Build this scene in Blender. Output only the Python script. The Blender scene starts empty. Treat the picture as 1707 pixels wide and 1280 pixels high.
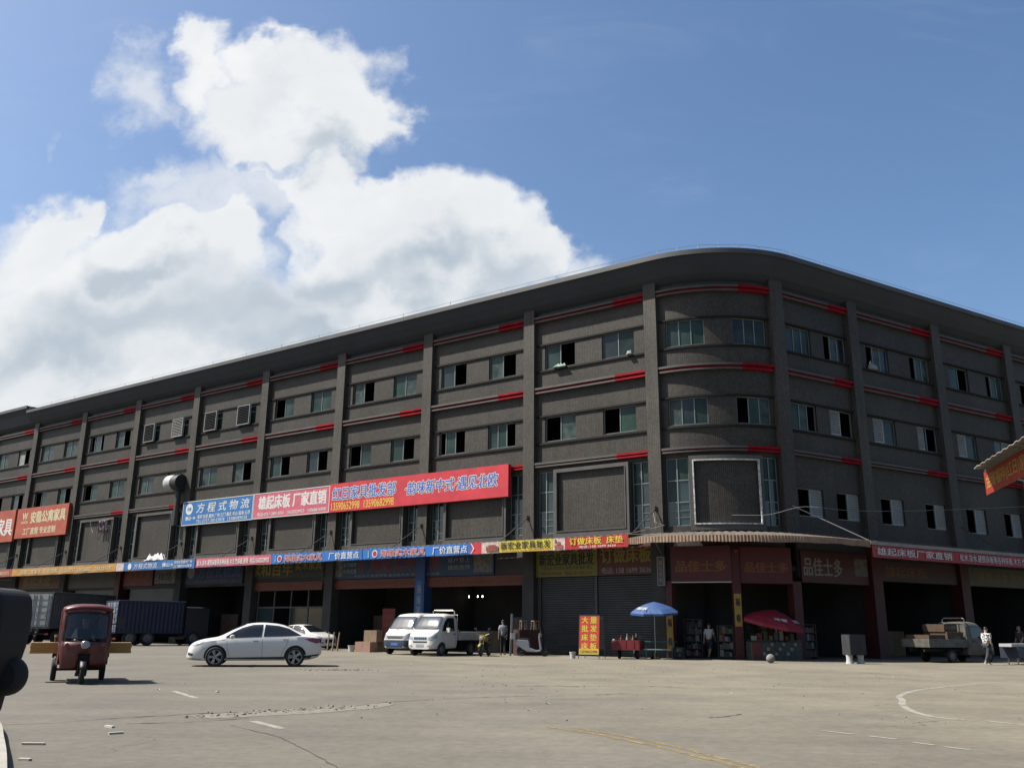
import bpy, bmesh, math, random
from mathutils import Vector, Matrix
from mathutils.bvhtree import BVHTree

random.seed(7)
R_ = math.radians
SC = bpy.context.scene
COL = SC.collection

# ------------------------------------------------------------------ camera
PITCH, ROLL, FOC, CAMZ = R_(15.4), R_(0.5552), 1478.0, 1.35
cam_d = bpy.data.cameras.new('camera')
cam_d.sensor_width = 36.0
cam_d.lens = FOC / 1707.0 * 36.0
cam_d.clip_start = 0.05
cam_d.clip_end = 6000
cam = bpy.data.objects.new('camera', cam_d)
COL.objects.link(cam)
_X = Vector((1, 0, 0)); _U = Vector((0, -math.sin(PITCH), math.cos(PITCH))); _F = Vector((0, math.cos(PITCH), math.sin(PITCH)))
_r = _X * math.cos(ROLL) + _U * math.sin(ROLL)
_u = -_X * math.sin(ROLL) + _U * math.cos(ROLL)
cam.matrix_world = Matrix(((_r.x, _u.x, -_F.x, 0), (_r.y, _u.y, -_F.y, 0), (_r.z, _u.z, -_F.z, CAMZ), (0, 0, 0, 1)))
SC.camera = cam
SC.render.resolution_x, SC.render.resolution_y = 1024, 767

# ------------------------------------------------------------------ view, sun and sky
SC.view_settings.view_transform = 'Standard'
SC.view_settings.look = 'None'
SC.view_settings.exposure = 1.20
SC.view_settings.gamma = 1.0
SC.cycles.max_bounces = 6
SC.cycles.diffuse_bounces = 3
SC.cycles.glossy_bounces = 3
SC.cycles.use_denoising = True

SUN_EL, SUN_AZ = 54.0, -92.0        # azimuth from +Y towards +X
sun_d = bpy.data.lights.new('sun', 'SUN')
sun_d.energy = 5.0
sun_d.angle = R_(0.53)
sun_d.color = (1.0, 0.95, 0.87)
sun = bpy.data.objects.new('sun', sun_d)
COL.objects.link(sun)
sdir = Vector((math.sin(R_(SUN_AZ)) * math.cos(R_(SUN_EL)), math.cos(R_(SUN_AZ)) * math.cos(R_(SUN_EL)), math.sin(R_(SUN_EL))))
sun.rotation_euler = sdir.to_track_quat('Z', 'Y').to_euler()
sun.location = (-30, 0, 60)

world = bpy.data.worlds.new('World')
SC.world = world
world.use_nodes = True
NT = world.node_tree
NT.nodes.clear()


def nd(t, **kw):
    n = NT.nodes.new(t)
    for k, v in kw.items():
        setattr(n, k, v)
    return n


def lk(a, b):
    NT.links.new(a, b)


def wm(op, a, b=None, c=None, clamp=False):
    n = nd('ShaderNodeMath', operation=op, use_clamp=clamp)
    for i, v in enumerate((a, b, c)):
        if v is None:
            continue
        if isinstance(v, (int, float)):
            n.inputs[i].default_value = v
        else:
            lk(v, n.inputs[i])
    return n.outputs[0]


def wv(op, a, b=None, c=None):
    n = nd('ShaderNodeVectorMath', operation=op)
    for i, v in enumerate((a, b, c)):
        if v is None:
            continue
        if isinstance(v, (tuple, list)):
            n.inputs[i].default_value = v
        else:
            lk(v, n.inputs[i])
    return n


def wsmooth(v, lo, hi):
    n = nd('ShaderNodeMapRange', interpolation_type='SMOOTHSTEP')
    lk(v, n.inputs['Value'])
    n.inputs['From Min'].default_value = lo
    n.inputs['From Max'].default_value = hi
    return n.outputs[0]


def wmix(f, a, b):
    n = nd('ShaderNodeMix', data_type='RGBA')
    if isinstance(f, (int, float)):
        n.inputs[0].default_value = f
    else:
        lk(f, n.inputs[0])
    for i, v in ((6, a), (7, b)):
        if isinstance(v, tuple):
            n.inputs[i].default_value = v
        else:
            lk(v, n.inputs[i])
    return n.outputs[2]


def wnoise(vec, scale, detail, rough=0.55, dist=0.0):
    n = nd('ShaderNodeTexNoise', noise_dimensions='3D')
    lk(vec, n.inputs['Vector'])
    n.inputs['Scale'].default_value = scale
    n.inputs['Detail'].default_value = detail
    n.inputs['Roughness'].default_value = rough
    n.inputs['Distortion'].default_value = dist
    return n


SKY_STRENGTH = 0.057
sky = nd('ShaderNodeTexSky', sky_type='NISHITA')
sky.sun_disc = False
sky.sun_elevation = R_(SUN_EL)
sky.sun_rotation = R_(SUN_AZ)
sky.altitude = 0
sky.air_density = 1.0
sky.dust_density = 2.4
sky.ozone_density = 2.0
hsv = nd('ShaderNodeHueSaturation')
hsv.inputs['Hue'].default_value = 0.499
hsv.inputs['Saturation'].default_value = 1.15
hsv.inputs['Value'].default_value = 1.24
lk(sky.outputs[0], hsv.inputs['Color'])

# cumulus bank: blobs laid out by compass bearing, as (x/y, z/y) of the view direction
tc = nd('ShaderNodeTexCoord')
sep = nd('ShaderNodeSeparateXYZ')
lk(tc.outputs['Generated'], sep.inputs[0])
ysafe = wm('MAXIMUM', sep.outputs[1], 0.05)
cx_ = wm('DIVIDE', sep.outputs[0], ysafe)
cz_ = wm('DIVIDE', sep.outputs[2], ysafe)
cmb = nd('ShaderNodeCombineXYZ')
lk(cx_, cmb.inputs[0]); lk(cz_, cmb.inputs[1])
P = cmb.outputs[0]
nA = wnoise(P, 5.0, 3, 0.5)
nB = wnoise(P, 17.0, 4, 0.55)
off1 = wv('MULTIPLY', wv('SUBTRACT', nA.outputs['Color'], (0.5, 0.5, 0.5)).outputs[0], (0.27, 0.27, 0)).outputs[0]
off2 = wv('MULTIPLY', wv('SUBTRACT', nB.outputs['Color'], (0.5, 0.5, 0.5)).outputs[0], (0.11, 0.11, 0)).outputs[0]
PW = wv('ADD', wv('ADD', P, off1).outputs[0], off2).outputs[0]


def blobfield(blobs, vec, k=0.22):
    acc = None
    for (bx, bz, rx, rz) in blobs:
        ml = wv('MULTIPLY_ADD', vec, (1 / rx, 1 / rz, 0), (-bx / rx, -bz / rz, 0)).outputs[0]
        d = wv('LENGTH', ml).outputs['Value']
        acc = d if acc is None else wm('SMOOTH_MIN', acc, d, k)
    return acc


CLOUD_THICK = [(-0.304, 0.723, 0.066, 0.068), (-0.239, 0.683, 0.074, 0.084), (-0.39, 0.722, 0.055, 0.05), (-0.321, 0.647, 0.096, 0.079), (-0.219, 0.609, 0.069, 0.069), (-0.286, 0.587, 0.098, 0.064), (-0.415, 0.735, 0.035, 0.029), (-0.283, 0.757, 0.039, 0.037), (-0.191, 0.657, 0.038, 0.066), (-0.154, 0.526, 0.082, 0.058), (-0.087, 0.506, 0.082, 0.065), (-0.041, 0.482, 0.059, 0.073), (-0.113, 0.425, 0.153, 0.11), (-0.004, 0.435, 0.055, 0.067), (0.029, 0.443, 0.037, 0.055), (-0.194, 0.44, 0.095, 0.103), (-0.222, 0.537, 0.075, 0.05), (-0.562, 0.48, 0.066, 0.06), (-0.604, 0.444, 0.08, 0.071), (-0.524, 0.497, 0.033, 0.037), (-0.454, 0.474, 0.059, 0.047), (-0.408, 0.454, 0.081, 0.056), (-0.404, 0.415, 0.138, 0.094), (-0.53, 0.382, 0.158, 0.123), (-0.359, 0.331, 0.185, 0.105), (-0.512, 0.256, 0.223, 0.108), (-0.387, 0.264, 0.175, 0.08), (-0.285, 0.302, 0.184, 0.089), (-0.565, 0.329, 0.114, 0.12), (-0.204, 0.363, 0.172, 0.091), (-0.097, 0.379, 0.144, 0.077), (-0.352, 0.479, 0.055, 0.048)]
CLOUD_THIN = [(-0.417, 0.535, 0.09, 0.058), (-0.384, 0.511, 0.111, 0.082), (-0.457, 0.56, 0.038, 0.038), (-0.487, 0.68, 0.046, 0.044), (-0.281, 0.528, 0.105, 0.05), (-0.381, 0.552, 0.083, 0.05), (0.054, 0.427, 0.044, 0.039)]
CLOUD_DARK = [(-0.432, 0.345, 0.186, 0.072), (-0.313, 0.377, 0.129, 0.069), (-0.265, 0.317, 0.156, 0.052), (-0.511, 0.3, 0.141, 0.059), (-0.112, 0.402, 0.109, 0.047), (-0.018, 0.395, 0.08, 0.046), (-0.214, 0.401, 0.072, 0.047), (-0.441, 0.422, 0.065, 0.039), (-0.225, 0.588, 0.053, 0.042)]
CLOUD_GAP = [(-0.176, 0.592, 0.026, 0.038), (-0.299, 0.516, 0.045, 0.028), (-0.314, 0.566, 0.021, 0.017), (-0.417, 0.535, 0.052, 0.025), (-0.277, 0.566, 0.03, 0.013), (-0.595, 0.525, 0.03, 0.021)]
D1 = blobfield(CLOUD_THICK, PW)
fine = wm('SUBTRACT', wnoise(P, 40.0, 6, 0.65).outputs['Fac'], 0.5)
mid = wm('SUBTRACT', wnoise(PW, 11.0, 6, 0.62).outputs['Fac'], 0.5)
gap = wsmooth(blobfield(CLOUD_GAP, PW, 0.1), 1.7, 0.1)
D1n = wm('ADD', D1, wm('ADD', wm('MULTIPLY', fine, 0.32), wm('MULTIPLY', mid, 0.8)))
D1g = wm('ADD', D1n, wm('MULTIPLY', gap, 0.42))
thick = wsmooth(D1g, 1.22, 0.48)
D2 = blobfield(CLOUD_THIN, PW)
D2n = wm('ADD', D2, wm('ADD', wm('MULTIPLY', fine, 0.9), wm('MULTIPLY', mid, 1.5)))
thin = wm('MULTIPLY', wsmooth(D2n, 1.5, 0.1), 0.72)
# high thin veil in streaks
stv = wv('MULTIPLY', P, (1.6, 5.0, 1)).outputs[0]
streak = wm('MULTIPLY', wsmooth(wnoise(stv, 2.2, 5, 0.55, 0.8).outputs['Fac'], 0.50, 0.9), 0.09)
mask = wm('MAXIMUM', wm('MAXIMUM', thick, thin), streak)
front = wsmooth(sep.outputs[1], 0.05, 0.25)
# body shading: towards the sun the noise relief is bright, away from it grey
rel_a = wnoise(PW, 5.0, 4, 0.45).outputs['Fac']
rel_b = wnoise(wv('ADD', PW, (-0.022, 0.03, 0)).outputs[0], 5.0, 4, 0.45).outputs['Fac']
relief = wm('SUBTRACT', rel_a, rel_b)
dark = wsmooth(blobfield(CLOUD_DARK, PW, 0.5), 1.15, 0.1)
rim = wsmooth(D1g, 0.45, 1.0)
lum = wm('ADD', wm('SUBTRACT', 0.84, wm('MULTIPLY', dark, 0.70)), wm('MULTIPLY', relief, 0.95))
lum = wm('ADD', lum, wm('MULTIPLY', wm('MULTIPLY', rim, thick), 0.16))
lum = wm('ADD', lum, wm('MULTIPLY', mid, 0.12))
lum = wm('MINIMUM', wm('MAXIMUM', lum, 0.0), 1.0)
ccol = wmix(lum, (3.5, 4.1, 4.75, 1), (7.05, 7.15, 7.25, 1))
# the veil and haze lighten the sky a little towards the west
skyc = hsv.outputs[0]
out_c = wmix(wm('MULTIPLY', mask, front), skyc, ccol)
bg = nd('ShaderNodeBackground')
lk(out_c, bg.inputs['Color'])
bg.inputs['Strength'].default_value = SKY_STRENGTH
wo = nd('ShaderNodeOutputWorld')
lk(bg.outputs[0], wo.inputs['Surface'])

# ------------------------------------------------------------------ materials
MATS = {}


ALB = 0.56      # one factor on every base colour, set together with the exposure


def mat(name, color, rough=0.6, metal=0.0, spec=0.4, var=0.0, vscale=3.0, bump=0.0, bscale=30.0, emit=None, estr=0.0, coords='Object', dirt=0.0, trans=0.0, alpha=1.0, coat=0.0):
    color = tuple(c * ALB for c in color)
    m = bpy.data.materials.new(name)
    m.use_nodes = True
    nt = m.node_tree
    b = nt.nodes['Principled BSDF']
    b.inputs['Base Color'].default_value = (*color, 1)
    b.inputs['Roughness'].default_value = rough
    b.inputs['Metallic'].default_value = metal
    b.inputs['Specular IOR Level'].default_value = spec
    b.inputs['Coat Weight'].default_value = coat
    if trans:
        b.inputs['Transmission Weight'].default_value = trans
    if alpha < 1:
        b.inputs['Alpha'].default_value = alpha
    if emit:
        b.inputs['Emission Color'].default_value = (*emit, 1)
        b.inputs['Emission Strength'].default_value = estr
    if var or bump or dirt:
        t = nt.nodes.new('ShaderNodeTexCoord')
        n = nt.nodes.new('ShaderNodeTexNoise')
        n.inputs['Scale'].default_value = vscale
        n.inputs['Detail'].default_value = 6
        nt.links.new(t.outputs[coords], n.inputs['Vector'])
        if var or dirt:
            r = nt.nodes.new('ShaderNodeMapRange')
            nt.links.new(n.outputs['Fac'], r.inputs['Value'])
            r.inputs['From Min'].default_value = 0.3
            r.inputs['From Max'].default_value = 0.7
            r.inputs['To Min'].default_value = 1 - var - dirt
            r.inputs['To Max'].default_value = 1 + var
            mx = nt.nodes.new('ShaderNodeVectorMath')
            mx.operation = 'SCALE'
            mx.inputs[0].default_value = color
            nt.links.new(r.outputs[0], mx.inputs['Scale'])
            nt.links.new(mx.outputs[0], b.inputs['Base Color'])
        if bump:
            n2 = nt.nodes.new('ShaderNodeTexNoise')
            n2.inputs['Scale'].default_value = bscale
            n2.inputs['Detail'].default_value = 4
            nt.links.new(t.outputs[coords], n2.inputs['Vector'])
            bp = nt.nodes.new('ShaderNodeBump')
            bp.inputs['Strength'].default_value = bump
            bp.inputs['Distance'].default_value = 0.02
            nt.links.new(n2.outputs['Fac'], bp.inputs['Height'])
            nt.links.new(bp.outputs[0], b.inputs['Normal'])
    MATS[name] = m
    return m


class NB:
    """small node helper on one material"""
    def __init__(s, name, rough=0.7, spec=0.3):
        s.m = bpy.data.materials.new(name); s.m.use_nodes = True
        s.nt = s.m.node_tree; s.b = s.nt.nodes['Principled BSDF']
        s.b.inputs['Roughness'].default_value = rough
        s.b.inputs['Specular IOR Level'].default_value = spec
        s.tc = s.nt.nodes.new('ShaderNodeTexCoord')
        MATS[name] = s.m

    def put(s, sock, v):
        if isinstance(v, (int, float, tuple)):
            sock.default_value = v
        else:
            s.nt.links.new(v, sock)

    def math(s, op, a, b=None, clamp=False):
        n = s.nt.nodes.new('ShaderNodeMath'); n.operation = op; n.use_clamp = clamp
        s.put(n.inputs[0], a)
        if b is not None: s.put(n.inputs[1], b)
        return n.outputs[0]

    def noise(s, scale, detail=5, rough=0.55, vec=None, scl=None):
        n = s.nt.nodes.new('ShaderNodeTexNoise')
        v = vec or s.tc.outputs['Object']
        if scl:
            q = s.nt.nodes.new('ShaderNodeVectorMath'); q.operation = 'MULTIPLY'
            s.put(q.inputs[0], v); q.inputs[1].default_value = scl; v = q.outputs[0]
        s.put(n.inputs['Vector'], v)
        n.inputs['Scale'].default_value = scale; n.inputs['Detail'].default_value = detail; n.inputs['Roughness'].default_value = rough
        return n.outputs['Fac']

    def ramp(s, v, lo, hi, a=0.0, b=1.0):
        n = s.nt.nodes.new('ShaderNodeMapRange'); n.interpolation_type = 'SMOOTHSTEP'
        s.put(n.inputs['Value'], v)
        for k, q in (('From Min', lo), ('From Max', hi), ('To Min', a), ('To Max', b)):
            n.inputs[k].default_value = q
        return n.outputs[0]

    def mix(s, f, a, b):
        n = s.nt.nodes.new('ShaderNodeMix'); n.data_type = 'RGBA'
        s.put(n.inputs[0], f)
        s.put(n.inputs[6], (*[q * ALB for q in a], 1) if isinstance(a, tuple) else a)
        s.put(n.inputs[7], (*[q * ALB for q in b], 1) if isinstance(b, tuple) else b)
        return n.outputs[2]

    def color(s, v):
        s.put(s.b.inputs['Base Color'], v)

    def bump(s, h, strength=0.3, dist=0.01):
        n = s.nt.nodes.new('ShaderNodeBump'); n.inputs['Strength'].default_value = strength; n.inputs['Distance'].default_value = dist
        s.put(n.inputs['Height'], h); s.put(s.b.inputs['Normal'], n.outputs[0])


# tiled wall: narrow upright mosaic strips, laid out in metres along the wall by UV
def tile_mat(name, c1, c2, groove, pitch=0.105):
    N = NB(name, 0.6, 0.2)
    uv = N.nt.nodes.new('ShaderNodeSeparateXYZ'); N.put(uv.inputs[0], N.tc.outputs['UV'])
    col = N.math('DIVIDE', uv.outputs[0], pitch)
    fx = N.math('ABSOLUTE', N.math('SUBTRACT', N.math('FRACT', col), 0.5))
    fz = N.math('ABSOLUTE', N.math('SUBTRACT', N.math('FRACT', N.math('DIVIDE', uv.outputs[1], 0.11)), 0.5))
    gv = N.ramp(fx, 0.33, 0.45); gh = N.ramp(fz, 0.40, 0.48)
    wn = N.nt.nodes.new('ShaderNodeTexWhiteNoise'); wn.noise_dimensions = '2D'
    cc = N.nt.nodes.new('ShaderNodeCombineXYZ')
    N.put(cc.inputs[0], N.math('FLOOR', col)); N.put(cc.inputs[1], N.math('FLOOR', N.math('DIVIDE', uv.outputs[1], 0.11)))
    N.put(wn.inputs['Vector'], cc.outputs[0])
    c = N.mix(wn.outputs['Value'], c1, c2)
    c = N.mix(N.math('MULTIPLY', gh, 0.5), c, groove)
    c = N.mix(N.math('MULTIPLY', gv, 0.75), c, groove)
    big = N.noise(0.35, 6, 0.6, vec=N.tc.outputs['UV'])
    strk = N.noise(1.0, 6, 0.6, vec=N.tc.outputs['UV'], scl=(2.2, 0.16, 1))
    f = N.math('MULTIPLY', N.ramp(big, 0.25, 0.75, 0.80, 1.14), N.math('MULTIPLY', N.ramp(strk, 0.4, 0.8, 1.03, 0.84), N.ramp(N.noise(0.07, 3, 0.5, vec=N.tc.outputs['UV']), 0.3, 0.7, 0.88, 1.10)))
    sc = N.nt.nodes.new('ShaderNodeVectorMath'); sc.operation = 'SCALE'
    N.put(sc.inputs[0], c); N.put(sc.inputs['Scale'], f)
    N.color(sc.outputs[0])
    N.bump(gv, -0.4, 0.01)
    return N.m


T_WALL = tile_mat('wall_tile', (0.088, 0.080, 0.067), (0.058, 0.053, 0.045), (0.022, 0.020, 0.018))
T_PIL = tile_mat('pilaster_tile', (0.108, 0.098, 0.082), (0.076, 0.069, 0.059), (0.028, 0.026, 0.022))
M_LEDGE = mat('ledge_paint', (0.078, 0.073, 0.066), 0.6, var=0.2, vscale=1.5)
M_RED = mat('ledge_red', (0.30, 0.009, 0.018), 0.75, spec=.12, var=0.25, vscale=2)
M_SOFF = mat('soffit_paint', (0.034, 0.043, 0.056), 0.7, var=0.15, vscale=0.6)
M_SILL = mat('sill_shade', (0.026, 0.026, 0.025), 0.8, spec=.1)  # near-black stands in for the shadow line on and under the sills
M_FASC = mat('eave_fascia', (0.085, 0.088, 0.09), 0.6, var=0.2, vscale=0.8)
M_ROOF = mat('roof_concrete', (0.2, 0.2, 0.19), 0.8)
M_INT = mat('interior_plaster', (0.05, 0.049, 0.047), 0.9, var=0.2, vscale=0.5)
M_LINT = mat('shopfront_plaster', (0.050, 0.049, 0.047), 0.8, var=0.3, vscale=0.9)  # lintels and plain columns: awning shade put into the base colour
M_ALU = mat('window_aluminium', (0.26, 0.29, 0.285), 0.4, metal=0.3)
M_ALUD = mat('dark_frame', (0.05, 0.055, 0.06), 0.45, metal=0.2)
M_GLASS = mat('tinted_glass', (0.030, 0.054, 0.047), 0.22, spec=0.2, var=0.45, vscale=0.9)
M_GLASS2 = mat('dark_tinted_glass', (0.03, 0.05, 0.05), 0.08, spec=0.6, var=0.3, vscale=0.9)
M_LOUVW = mat('white_louvre', (0.40, 0.41, 0.39), 0.5, var=0.1)
M_LOUVB = mat('black_louvre', (0.02, 0.02, 0.022), 0.4)
M_SHUT = mat('roller_shutter', (0.06, 0.066, 0.068), 0.45, metal=0.35, var=0.2, vscale=1.2)
M_DARK = mat('black_rubber', (0.018, 0.018, 0.019), 0.75)
M_TYRE = mat('tyre_rubber', (0.022, 0.022, 0.023), 0.85, var=0.2, vscale=9)
M_STEEL = mat('galvanised_steel', (0.42, 0.43, 0.44), 0.38, metal=0.8, var=0.15, vscale=4)
M_ROD = mat('rusty_rod', (0.055, 0.04, 0.033), 0.7)
M_WIRE = mat('pale_cable', (0.35, 0.35, 0.34), 0.6)
M_COLR = mat('red_column_paint', (0.080, 0.009, 0.010), 0.6, var=0.25, vscale=1.5)  # red lowered further to deepen the shade under the awning
M_COLB = mat('blue_column_paint', (0.02, 0.07, 0.22), 0.6, var=0.2, vscale=2)
M_TRIMG = mat('worn_white_trim', (0.60, 0.60, 0.58), 0.6, var=.6, vscale=7)
M_WHITE = mat('white_paint', (0.78, 0.78, 0.76), 0.5)


# ------------------------------------------------------------------ mesh helper
class MB:
    def __init__(s):
        s.v = []; s.f = []; s.m = []; s.uv = []

    def face(s, idx, m=0, uv=None):
        s.f.append(idx); s.m.append(m); s.uv.append(uv)

    def box(s, c, d, m=0, rot=None):
        x, y, z = d[0] / 2, d[1] / 2, d[2] / 2
        b = len(s.v)
        for q in ((-x, -y, -z), (x, -y, -z), (x, y, -z), (-x, y, -z), (-x, -y, z), (x, -y, z), (x, y, z), (-x, y, z)):
            p = Vector(q)
            if rot is not None: p = rot @ p
            s.v.append(p + Vector(c))
        for q in ((0, 3, 2, 1), (4, 5, 6, 7), (0, 1, 5, 4), (1, 2, 6, 5), (2, 3, 7, 6), (3, 0, 4, 7)):
            s.face([b + i for i in q], m)
        return s

    def rbox(s, c, d, r=0.02, m=0, seg=2, axis='z'):
        """box with its corners rounded in plan about one axis"""
        pts = []
        ax = {'z': (0, 1, 2), 'y': (0, 2, 1), 'x': (1, 2, 0)}[axis]
        a, b_, h = d[ax[0]] / 2, d[ax[1]] / 2, d[ax[2]] / 2
        for (sx, sy, st) in ((1, 1, 0), (-1, 1, 90), (-1, -1, 180), (1, -1, 270)):
            for k in range(seg + 1):
                t = R_(st + 90.0 * k / seg)
                pts.append((sx * (a - r) + r * math.cos(t), sy * (b_ - r) + r * math.sin(t)))
        base = len(s.v)
        for hh in (-h, h):
            for p in pts:
                q = [0, 0, 0]; q[ax[0]] = p[0]; q[ax[1]] = p[1]; q[ax[2]] = hh
                s.v.append(Vector(q) + Vector(c))
        n = len(pts)
        for i in range(n):
            j = (i + 1) % n
            s.face([base + i, base + j, base + n + j, base + n + i], m)
        s.face([base + n + i for i in range(n)], m)
        s.face([base + i for i in reversed(range(n))], m)
        return s

    def tube(s, pts, r, n=6, m=0, cap=True):
        pts = [Vector(p) for p in pts]
        rr = r if isinstance(r, (list, tuple)) else [r] * len(pts)
        rings = []
        for i, p in enumerate(pts):
            d = (pts[min(i + 1, len(pts) - 1)] - pts[max(i - 1, 0)]).normalized()
            up = Vector((0, 0, 1)) if abs(d.z) < 0.9 else Vector((1, 0, 0))
            a = d.cross(up).normalized(); b = d.cross(a)
            ring = []
            for k in range(n):
                t = 2 * math.pi * k / n
                s.v.append(p + (a * math.cos(t) + b * math.sin(t)) * rr[i]); ring.append(len(s.v) - 1)
            rings.append(ring)
        for A, B in zip(rings, rings[1:]):
            for k in range(n):
                j = (k + 1) % n
                s.face([A[k], A[j], B[j], B[k]], m)
        if cap:
            s.face(list(reversed(rings[0])), m); s.face(rings[-1], m)
        return s

    def lathe(s, prof, c=(0, 0, 0), axis='z', n=24, m=0, closed=False):
        """prof = [(radius, height)]"""
        c = Vector(c); rings = []
        for (r, h) in prof:
            ring = []
            for k in range(n):
                t = 2 * math.pi * k / n
                p = {'z': (r * math.cos(t), r * math.sin(t), h), 'y': (r * math.cos(t), h, r * math.sin(t)), 'x': (h, r * math.cos(t), r * math.sin(t))}[axis]
                s.v.append(c + Vector(p)); ring.append(len(s.v) - 1)
            rings.append(ring)
        prs = list(zip(rings, rings[1:]))
        if closed: prs.append((rings[-1], rings[0]))
        for A, B in prs:
            for k in range(n):
                j = (k + 1) % n
                s.face([A[k], A[j], B[j], B[k]], m)
        if not closed:
            if prof[0][0] > 1e-6: s.face(list(reversed(rings[0])), m)
            if prof[-1][0] > 1e-6: s.face(rings[-1], m)
        return s

    def prism(s, poly, axis, a, b, m=0):
        """extrude a 2D polygon along axis from a to b"""
        base = len(s.v); n = len(poly)
        for h in (a, b):
            for (p, q) in poly:
                s.v.append(Vector({'z': (p, q, h), 'y': (p, h, q), 'x': (h, p, q)}[axis]))
        for i in range(n):
            j = (i + 1) % n
            s.face([base + i, base + j, base + n + j, base + n + i], m)
        s.face([base + i for i in reversed(range(n))], m); s.face([base + n + i for i in range(n)], m)
        return s

    def build(s, name, mats, parent=None, smooth=False, loc=None, rz=0.0, recalc=True):
        me = bpy.data.meshes.new(name)
        me.from_pydata([tuple(v) for v in s.v], [], s.f)
        if not isinstance(mats, (list, tuple)): mats = [mats]
        for q in mats: me.materials.append(q)
        me.polygons.foreach_set('material_index', s.m)
        if any(u is not None for u in s.uv):
            ul = me.uv_layers.new(name='uv')
            for p, u in zip(me.polygons, s.uv):
                if u is None: continue
                for li, w in zip(p.loop_indices, u): ul.data[li].uv = w
        if recalc:
            bm = bmesh.new(); bm.from_mesh(me)
            bmesh.ops.remove_doubles(bm, verts=bm.verts, dist=1e-5)
            bmesh.ops.recalc_face_normals(bm, faces=bm.faces)
            bm.to_mesh(me); bm.free()
        if smooth:
            me.polygons.foreach_set('use_smooth', [True] * len(me.polygons))
            try: me.set_sharp_from_angle(angle=R_(38))
            except Exception: pass
        o = bpy.data.objects.new(name, me)
        COL.objects.link(o)
        if parent: o.parent = parent
        if loc is not None: o.location = loc
        if rz: o.rotation_euler = (0, 0, rz)
        return o


def tag(o, label=None, cat=None, group=None, kind=None):
    if label: o['label'] = label
    if cat: o['category'] = cat
    if group: o['group'] = group
    if kind: o['kind'] = kind
    return o


def empty(name, loc=(0, 0, 0), rz=0.0, label=None, cat=None, group=None):
    o = bpy.data.objects.new(name, None)
    COL.objects.link(o)
    o.location = loc; o.rotation_euler = (0, 0, rz); o.empty_display_size = 0.3
    return tag(o, label, cat, group)


# ------------------------------------------------------------------ the facade line in plan
TL = Vector((0.81905192, -0.5737194)); NL = Vector((-0.5737194, -0.81905192))
TR = Vector((0.85978989, 0.51064796)); NR = Vector((0.51064796, -0.85978989))
P0 = Vector((7.866, 46.0)); CC = Vector((11.55975872, 51.27327506)); RAD = 6.438267; ARC = 7.384551
A0 = math.atan2(NL.y, NL.x)
EE = CC + NR * RAD


def path(s, off=0.0):
    if s <= 0: return P0 + TL * s + NL * off
    if s >= ARC: return EE + TR * (s - ARC) + NR * off
    a = A0 + s / RAD
    return CC + Vector((math.cos(a), math.sin(a))) * (RAD + off)


def fr(s):
    """tangent and outward normal at s"""
    if s <= 0: return TL, NL
    if s >= ARC: return TR, NR
    a = A0 + s / RAD; n = Vector((math.cos(a), math.sin(a)))
    return Vector((-n.y, n.x)), n


def stations(s0, s1, step=0.3):
    L = [s0]
    if s0 < ARC and s1 > 0:
        a, b = max(s0, 0.0), min(s1, ARC)
        n = max(1, int((b - a) / step))
        L += [a + (b - a) * i / n for i in range(n + 1)]
    L.append(s1)
    out = [L[0]]
    for q in L[1:]:
        if q - out[-1] > 1e-4: out.append(q)
    return out


def sweep(mb, prof, s0, s1, m=0, cap=True, st=None):
    """closed profile [(off, z)] carried along the facade line"""
    ss = st or stations(s0, s1)
    n = len(prof); rings = []
    per = [0.0]
    for i in range(n):
        a, b = prof[i], prof[(i + 1) % n]
        per.append(per[-1] + math.hypot(a[0] - b[0], a[1] - b[1]))
    for s in ss:
        ring = []
        for (o, z) in prof:
            p = path(s, o); mb.v.append(Vector((p.x, p.y, z))); ring.append(len(mb.v) - 1)
        rings.append(ring)
    for a in range(len(ss) - 1):
        for i in range(n):
            j = (i + 1) % n
            dz = abs(prof[i][1] - prof[j][1]); do = abs(prof[i][0] - prof[j][0])
            if dz >= do: ua, ub = prof[i][1], prof[j][1]
            else: ua, ub = prof[i][0], prof[j][0]
            mb.face([rings[a][i], rings[a + 1][i], rings[a + 1][j], rings[a][j]], m,
                    [(ss[a], ua), (ss[a + 1], ua), (ss[a + 1], ub), (ss[a], ub)])
    if cap:
        mb.face(list(reversed(rings[0])), m, [(o, z) for (o, z) in reversed(prof)])
        mb.face(rings[-1], m, [(o, z) for (o, z) in prof])
    return mb


def sbox(mb, s0, s1, o0, o1, z0, z1, m=0):
    return sweep(mb, [(o0, z0), (o1, z0), (o1, z1), (o0, z1)], s0, s1, m)


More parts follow.
